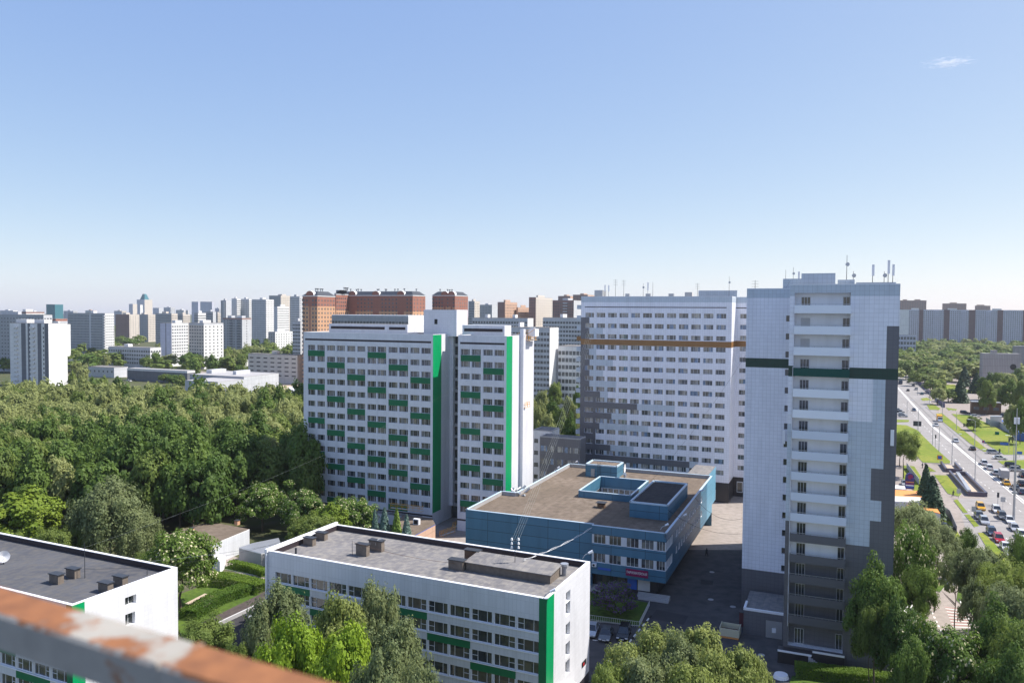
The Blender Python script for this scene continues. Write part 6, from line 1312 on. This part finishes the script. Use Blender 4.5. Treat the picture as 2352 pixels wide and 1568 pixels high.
def mast(px, py, zb, H, label, kindm='pole', root=None):
    p_ = P(px, py, zb); r_ = thing('antenna_mast', label, 'antenna', p_); m_ = MB(); m_.tube((0, 0, 0), (0, 0, H), .05, DKMET, 6, .03); m_.build('pole', r_, world=False)
    if kindm == 'ins':
        m_ = MB()
        for z_ in (H - .2, H - .75, H - 1.3):
            m_.tube((-.5, 0, z_), (.5, 0, z_), .04, DKMET, 4)
            for x in (-.45, .45): m_.tube((x, 0, z_), (x, 0, z_ + .3), .17, INSUL, 8, .1)
        m_.build('insulator', r_, world=False)
    if kindm == 'yagi':
        m_ = MB()
        for k in range(4): m_.tube((-.6, 0, H - .2 - k * .45), (.6, 0, H - .2 - k * .45), .025, DKMET, 4)
        m_.build('aerial', r_, world=False)
    if kindm == 'panel':
        m_ = MB(); m_.box((0, 0), (1, 0), -.16, .16, -.2, -.08, H * .45, H, TRIMW); m_.build('panel', r_, world=False)
    if kindm == 'dish':
        m_ = MB(); m_.tube((0, -.08, H * .7), (0, -.3, H * .7), .25, METAL, 14, .3); m_.build('dish', r_, world=False)
    return r_
def dish(px, py, zb, R_d, label, ang=0.6):
    p_ = P(px, py, zb); r_ = thing('satellite_dish', label, 'satellite dish', p_); r_.rotation_euler = (0, 0, ang); m_ = MB()
    for k in range(18):
        a0, a1 = 2 * math.pi * k / 18, 2 * math.pi * (k + 1) / 18; c0 = (0, 0, 1.1)
        m_.face([(0, .25 * R_d, 1.1), (R_d * math.cos(a0), 0, 1.1 + R_d * math.sin(a0)), (R_d * math.cos(a1), 0, 1.1 + R_d * math.sin(a1))], TRIMW)
    m_.build('reflector', r_, world=False); m_ = MB(); m_.tube((0, .2, 0), (0, .25, 1.1), .06, DKMET, 6); m_.tube((0, .1, .7), (0, -.7, 1.0), .03, DKMET, 4); m_.build('bracket', r_, world=False); return r_
q = C7(687, 396); mast(q[0], q[1], ZW, 2.0, 'thin dark mast left on the white block\'s roof'); q = C7(1780, 520); mast(q[0], q[1], ZW, 4.6, 'mast crowned with six white insulators on the white block\'s roof', 'ins')
q = C7(875, 372); dish(q[0], q[1], ZW, .75, 'satellite dish on the back chimney of the white block\'s roof'); mast(195, 1327, ZL, 4.6, 'tall rusty pole on the left flat roof'); mast(338, 1320, ZL, .9, 'short rusty stub pole near the left roof\'s far corner')
dish(8, 1296, ZL, .8, 'satellite dish at the left edge of the left roof')
def flood(px, py, z_, label):
    p_ = P(px, py, z_); r_ = thing('floodlight', label, 'floodlight', p_); m_ = MB(); m_.path([(0, 0, 0), (.3, 0, .5), (.9, 0, .8)], .05, METAL); m_.build('arm', r_, world=False); m_ = MB(); m_.tube((.8, 0, .78), (1.4, 0, 1.05), .15, TRIMW, 8, .22); m_.build('lamp_head', r_, world=False)
q = C7(2235, 425); flood(q[0], q[1], 16.7, 'floodlight on the far corner of the white block\'s roof'); q = C7(1990, 690); flood(q[0] - 6, q[1], 16.7, 'lamp on the near right corner of the white block\'s roof')
for (x, y, lab) in ((890, 285, 'roof lamp left of the ladder house on the blue building'), (1045, 235, 'roof lamp at the far left corner of the blue building'), (1800, 785, 'small lamp on the near right corner of the blue roof'), (1960, 700, 'lamp on the right parapet of the blue roof'), (2110, 485, 'lamp further back on the right parapet of the blue roof')):
    q = C5(x, y); flood(q[0], q[1], 12.1, lab)
OB = BL[0]; zrb = BL[1]
m = MB(); m.box(OB, E_, 22.2, 23.6, 15, 16.2, zrb, zrb + .8, WOODD); m.box(OB, E_, 21.9, 23.9, 14.7, 16.5, zrb + 1.0, zrb + 1.08, DKMET)
for x, y in ((22.2, 15), (23.5, 15), (22.2, 16.1), (23.5, 16.1)): m.box(OB, E_, x, x + .1, y, y + .1, zrb + .803, zrb + .997, DKMET)
solo(m, 'roof_vent', 'brown capped vent box in the middle of the blue building\'s roof', 'vent')
m = MB(); Rr = random.Random(5); bx, by = off(OB, E_, 3.0, N_, 19.5)
for k in range(9):
    a = (bx + Rr.uniform(-1, 1.6), by + Rr.uniform(-2, 2), zrb + Rr.uniform(-.2, .5)); b_ = (a[0] + Rr.uniform(-1.2, 1.2), a[1] + Rr.uniform(-1.2, 1.2), a[2] + Rr.uniform(.3, 1.2)); m.tube(a, b_, .26, METAL, 8)
solo(m, 'ventilation_ducts', 'cluster of silver ducts at the left notch of the blue roof', 'ducts')
q = C5(1495, 300); dish(q[0], q[1], zrb + 2.4, 1.0, 'white satellite dish beside the ladder house on the blue roof', 1.2); q = C5(1480, 355); dish(q[0] + 4, q[1], zrb, .7, 'lower dish at the foot of the ladder house', 2)
# tower roof antennas
z3 = T3[1]
for u_, v_, H, kd, lab in ((-6.8, 20, 1.6, 'yagi', 'small aerial at the left end of the balcony tower roof'), (-1.8, 18.7, 4.4, 'pole', 'thin rod left of the lift house on the balcony tower'), (-.6, 18.6, 5.0, 'dish', 'tall rod with small dish left of the lift house'), (1.0, 2.5, 2.8, 'panel', 'cluster antenna on the lift house corner'), (7.5, 5.2, 4.6, 'dish', 'rod with two dishes right of the lift house'), (8.4, 5.4, 2.2, 'dish', 'short dish pole behind the rod with two dishes'), (10.9, 3, 3.0, 'panel', 'left white panel antenna on the balcony tower'), (12.4, 3.2, 2.0, 'dish', 'little dish between the white panel antennas'), (12.9, 3, 3.6, 'panel', 'tallest white panel antenna on the balcony tower'), (13.5, 3.2, 3.0, 'panel', 'dark backed panel antenna at the right roof end')):
    a = off(T3[0], E_, u_, N_, v_); p_ = proj(a[0], a[1], z3); mast(p_[0], p_[1], z3 + (1.6 if lab.startswith(('thin rod', 'tall rod', 'cluster')) else .1), H, lab, kd)
z2 = T2[1]
for u_, H, kd, lab in ((6.1, 3.4, 'panel', 'first pale panel antenna on the banded tower roof'), (7.2, 3.3, 'panel', 'second pale panel antenna on the banded tower roof'), (9.2, 5.0, 'yagi', 'left ladder aerial on the banded tower roof'), (11.6, 4.8, 'yagi', 'right ladder aerial on the banded tower roof'), (17.2, 3.8, 'dish', 'mast with a dish in the middle of the banded tower roof'), (18.5, 4, 'panel', 'pale panel antenna in the middle of the banded tower roof'), (19.9, 4.2, 'pole', 'thin whip right of the middle antennas'), (32.2, 3.8, 'yagi', 'small aerial on the lift house of the banded tower'), (40.6, 5.5, 'dish', 'rod with dish at the right end of the banded tower roof')):
    a = off(T2[0], E_, u_, N_, 3); p_ = proj(a[0], a[1], z2); mast(p_[0], p_[1], z2, H, lab, kd)
# panel antennas fixed to the balcony tower
for (u_, z_, lab, o_, n_) in ((13.75, 32.5, 'white panel antenna on the dark grey corner strip', T3[0], -.25), (6.4, 29.0, 'pale panel antenna beside the stair windows of the balcony tower', T3[2], -.4)):
    a = off(o_, E_, u_, None, n_); m = MB(); m.box(a, E_, -.22, .22, -.12, .12, z_, z_ + 2.2, TRIMW); m.box(a, E_, -.04, .04, .12, .38, z_ + .3, z_ + .4, DKMET); m.box(a, E_, -.04, .04, .12, .38, z_ + 1.7, z_ + 1.8, DKMET); solo(m, 'panel_antenna', lab, 'antenna')

def patch(pts, z, mt, name='asphalt_patch'):
    m_ = MB(); w_ = [P(x, y, z) for x, y in pts]
    if sum(w_[i].x * w_[(i + 1) % len(w_)].y - w_[(i + 1) % len(w_)].x * w_[i].y for i in range(len(w_))) < 0: w_.reverse()
    m_.face(w_, mt); struct(m_, name)
PATCHM = ground_mat('dark_asphalt_patch', (.045, .043, .046), (.06, .056, .058), (.05, .048, .05), .3)
patch([C3(700, 935), C3(972, 990), C3(935, 1065), C3(640, 1010)], .019, PATCHM); patch([C3(1080, 680), C3(1190, 690), C3(1180, 725), C3(1078, 718)], .019, PATCHM)
WORN = ground_mat('worn_road_asphalt', (.20, .188, .182), (.235, .22, .212), (.18, .17, .165), .2)
for (a0, a1, wd_) in (((330, 200), (1000, 870), 12), ((520, 330), (1180, 960), 12), ((1010, 880), (1500, 1290), 14)):
    patch([CA(*a0), CA(a0[0] + wd_, a0[1] - 2), CA(a1[0] + wd_ * 2.2, a1[1] - 4), CA(*a1)], .0235, WORN, 'worn_lane')
patch([CC(905, 10), CC(1010, 50), CC(1000, 75), CC(900, 40)], .0235, WORN, 'worn_lane')

# ================================================================== WIRES
def wire(a, b_, sag, r, mt, label, tw=0):
    m_ = MB(); n = 26; a = Vector(a); b_ = Vector(b_); pts = []
    for k in range(n + 1):
        t = k / n; q_ = a.lerp(b_, t); q_.z -= sag * 4 * t * (1 - t); pts.append(q_)
    m_.path(pts, r, mt, 4)
    if tw: m_.path([q_ + Vector((.08 * math.sin(i * 1.3), 0, .12 + .08 * math.cos(i * 1.3))) for i, q_ in enumerate(pts)], r, mt, 4)
    return solo(m_, 'cable', label, 'cable')
WIREP = flat('pale_cable', (.30, .33, .31), .6); WIRED = flat('dark_cable', (.03, .03, .03), .6)
q = C7(1780, 520); im = P(q[0], q[1], ZW); bc = off(OB, E_, 25.9, None, -.8)
wire((im.x + 1.2, im.y, ZW + 1.7), (*bc, 11.6), .5, .03, TRIMW, 'thick twisted white cable from the roof mast to the blue building', 1)
t2a = off(T2[0], E_, 3.4, N_, 6)
for k in range(4): wire((im.x - .5 + .3 * k, im.y, ZW + 4.2), (t2a[0] + k * .5, t2a[1], z2 + 1.4), 3, .009, WIREP, ['leftmost', 'second', 'third', 'rightmost'][k] + ' wire of the pale bundle rising to the banded tower')
t3a = off(T3[0], E_, -1, N_, 18.5); wire((*t3a, z3 + 1.5), (*off(OB, E_, 28, N_, 2), 12.2), 4, .014, WIRED, 'dark wire from the balcony tower roof to the blue roof')
wire((*off(OB, E_, 37, N_, 11), 13.5), (*off(T3[2], E_, 0), 13), 1.5, .03, WIRED, 'dark sagging cable across the yard above the parked row'); wire((*off(OB, E_, 39, N_, 30), 12), (*off(T3[2], E_, 0, N_, 3), 15), 2.0, .03, WIRED, 'second dark cable across the yard, further back')
mp_ = P(195, 1327, ZL); wire((mp_.x, mp_.y, ZL + 4), (*off(T2[0], E_, -1, N_, 5), z2), 6, .006, WIREP, 'long pale wire from the left roof pole over the trees')
wire((mp_.x, mp_.y, ZL + 1.2), (*off(FRW, EW, -43, NW, 6), 16.9), 1.2, .02, WIRED, 'dark wire from the left roof to the white block'); wire((-100, 130, 9), (*off(FRW, EW, -43, NW, 14), 15.5), 3, .025, WIREP, 'wire crossing below the weeping birch towards the white block')
wire((*off(FRW, EW, -32, NW, 5.6), ZW + 1.9), (*off(FRW, EW, -16, NW, 6.3), ZW + 1), .4, .025, WOODD, 'rusty cable lying between the chimneys of the white roof')

# ================================================================== RUSTY RAIL IN FRONT
m, nt, b_ = newmat('rusty_painted_steel')
geo = N(nt, 'ShaderNodeNewGeometry'); n1 = N(nt, 'ShaderNodeTexNoise'); n1.inputs['Scale'].default_value = 19; n1.inputs['Detail'].default_value = 9; n1.inputs['Roughness'].default_value = .62; nt.links.new(geo.outputs['Position'], n1.inputs['Vector'])
n2 = N(nt, 'ShaderNodeTexNoise'); n2.inputs['Scale'].default_value = 38; n2.inputs['Detail'].default_value = 5; nt.links.new(geo.outputs['Position'], n2.inputs['Vector'])
sx = N(nt, 'ShaderNodeSeparateXYZ'); nt.links.new(geo.outputs['True Normal'], sx.inputs[0])
a1 = N(nt, 'ShaderNodeMath', operation='MULTIPLY_ADD'); nt.links.new(sx.outputs['Z'], a1.inputs[0]); a1.inputs[1].default_value = .17; nt.links.new(n1.outputs[0], a1.inputs[2])
sp3 = N(nt, 'ShaderNodeSeparateXYZ'); nt.links.new(geo.outputs['Position'], sp3.inputs[0])
e1 = N(nt, 'ShaderNodeMath', operation='ADD'); nt.links.new(sp3.outputs['X'], e1.inputs[0]); e1.inputs[1].default_value = .43
e2 = N(nt, 'ShaderNodeMath', operation='ABSOLUTE'); nt.links.new(e1.outputs[0], e2.inputs[0]); e3 = N(nt, 'ShaderNodeMath', operation='MULTIPLY_ADD'); nt.links.new(e2.outputs[0], e3.inputs[0]); e3.inputs[1].default_value = 1.35; e3.inputs[2].default_value = -.10
e4 = N(nt, 'ShaderNodeMath', operation='MULTIPLY'); nt.links.new(e3.outputs[0], e4.inputs[0]); nt.links.new(sx.outputs['Z'], e4.inputs[1]); e5 = N(nt, 'ShaderNodeMath', operation='ADD'); nt.links.new(e4.outputs[0], e5.inputs[0]); nt.links.new(a1.outputs[0], e5.inputs[1])
mr = N(nt, 'ShaderNodeMapRange'); mr.inputs[1].default_value = .60; mr.inputs[2].default_value = .68; nt.links.new(e5.outputs[0], mr.inputs[0])
c1 = mix(nt, n2.outputs[0], (.09, .032, .014), (.36, .145, .05)); c2 = mix(nt, n2.outputs[0], (.25, .235, .205), (.40, .37, .32)); c3 = mix(nt, mr.outputs[0], (0, 0, 0), (0, 0, 0)); nt.links.new(c2, c3.node.inputs[6]); nt.links.new(c1, c3.node.inputs[7])
nt.links.new(c3, b_.inputs['Base Color']); b_.inputs['Roughness'].default_value = .75; RUST = m
hz = HC - .35; pa = P(0, 1344, hz); pb_ = P(689, 1541, hz); d = Vector((pb_.x - pa.x, pb_.y - pa.y)).normalized(); sg = off((pa.x, pa.y), d, -1.2)
r = thing('balcony_rail', 'rusty white painted steel rail across the lower left foreground', 'railing', (sg[0], sg[1], hz - .045))
m = MB(); Lr_ = 3.2; nn = (-d.y, d.x)
prof = [(-.056, -.041), (-.002, -.041), (0, -.038), (0, -.003), (-.003, 0), (-.053, 0), (-.056, -.004)]
NS = 60
for k in range(NS):
    x0, x1 = Lr_ * k / NS, Lr_ * (k + 1) / NS
    for i in range(len(prof)):
        (a, az), (c, cz) = prof[i], prof[(i + 1) % len(prof)]
        m.face([(*off(sg, d, x0, nn, a), hz + az), (*off(sg, d, x1, nn, a), hz + az), (*off(sg, d, x1, nn, c), hz + cz), (*off(sg, d, x0, nn, c), hz + cz)][::-1], RUST)
m.build('top_bar', r)
m = MB(); jx = 1.2 + .36; m.box(sg, d, jx, jx + .006, -.0568, .0006, hz - .0418, hz + .0009, RUST); m.build('weld_seam', r)

# ================================================================== CLOUD
mc, nt, b_ = newmat('cloud_vapour'); out = nt.nodes['Material Output']; nt.nodes.remove(b_); pv = N(nt, 'ShaderNodeVolumePrincipled'); pv.inputs['Color'].default_value = (1, 1, 1, 1)
tc = N(nt, 'ShaderNodeTexCoord'); ns = N(nt, 'ShaderNodeTexNoise'); ns.inputs['Scale'].default_value = 3.2; ns.inputs['Detail'].default_value = 6; ns.inputs['Roughness'].default_value = .6; nt.links.new(tc.outputs['Object'], ns.inputs['Vector'])
ln = N(nt, 'ShaderNodeVectorMath', operation='LENGTH'); nt.links.new(tc.outputs['Object'], ln.inputs[0]); sb = N(nt, 'ShaderNodeMath', operation='MULTIPLY_ADD'); nt.links.new(ln.outputs['Value'], sb.inputs[0]); sb.inputs[1].default_value = -.28; nt.links.new(ns.outputs[0], sb.inputs[2])
mr = N(nt, 'ShaderNodeMapRange'); mr.inputs[1].default_value = .36; mr.inputs[2].default_value = .55; mr.inputs[3].default_value = 0; mr.inputs[4].default_value = .028; pv.inputs['Anisotropy'].default_value = .4; nt.links.new(sb.outputs[0], mr.inputs[0]); nt.links.new(mr.outputs[0], pv.inputs['Density']); nt.links.new(pv.outputs[0], out.inputs['Volume'])
bm = bmesh.new(); bmesh.ops.create_icosphere(bm, subdivisions=3, radius=1); me = D.meshes.new('cloud'); bm.to_mesh(me); bm.free(); me.materials.append(mc)
o = D.objects.new('cloud', me); COL.objects.link(o); o.location = PY(2180, 144, 3600); o.scale = (150, 40, 34); o.rotation_euler = (0, -.06, 0); prop(o, 'small wispy white cloud high at the right', 'cloud', None, 'stuff')
# inflatable hall
p = PY(672, 880, 430); r = thing('inflatable_hall', 'white rounded inflatable sports hall at the left edge of the green tower', 'sports hall', (p.x, p.y, 0)); m = MB()
for k in range(10):
    t0, t1 = math.pi * k / 10, math.pi * (k + 1) / 10
    a = [off((p.x, p.y), E_, x, N_, 9 - 9 * math.cos(t)) for t in (t0, t1) for x in (-8, 22)]
    m.face([(*a[0], 8 * math.sin(t0)), (*a[1], 8 * math.sin(t0)), (*a[3], 8 * math.sin(t1)), (*a[2], 8 * math.sin(t1))], TRIMW)
m.build('membrane', r, smooth=True)
m = MB()
for x in (-8, 22): m.face([(*off((p.x, p.y), E_, x, N_, 9 - 9 * math.cos(math.pi * k / 10)), 8 * math.sin(math.pi * k / 10)) for k in range(11)], TRIMW)
m.build('end_wall', r)

# ================================================================== HAZE
mh, nt, b_ = newmat('haze_air'); out = nt.nodes['Material Output']; nt.nodes.remove(b_); pv = N(nt, 'ShaderNodeVolumePrincipled'); pv.inputs['Color'].default_value = (.86, .93, 1, 1); pv.inputs['Density'].default_value = 7e-5; pv.inputs['Anisotropy'].default_value = .3
nt.links.new(pv.outputs[0], out.inputs['Volume'])
m = MB(); m.box((0, 0), (1, 0), -2600, 2600, -40, 4200, -1, 150, mh); o = m.build('haze', uv=False); prop(o, 'thin pale summer haze over the city', 'haze', None, 'stuff')
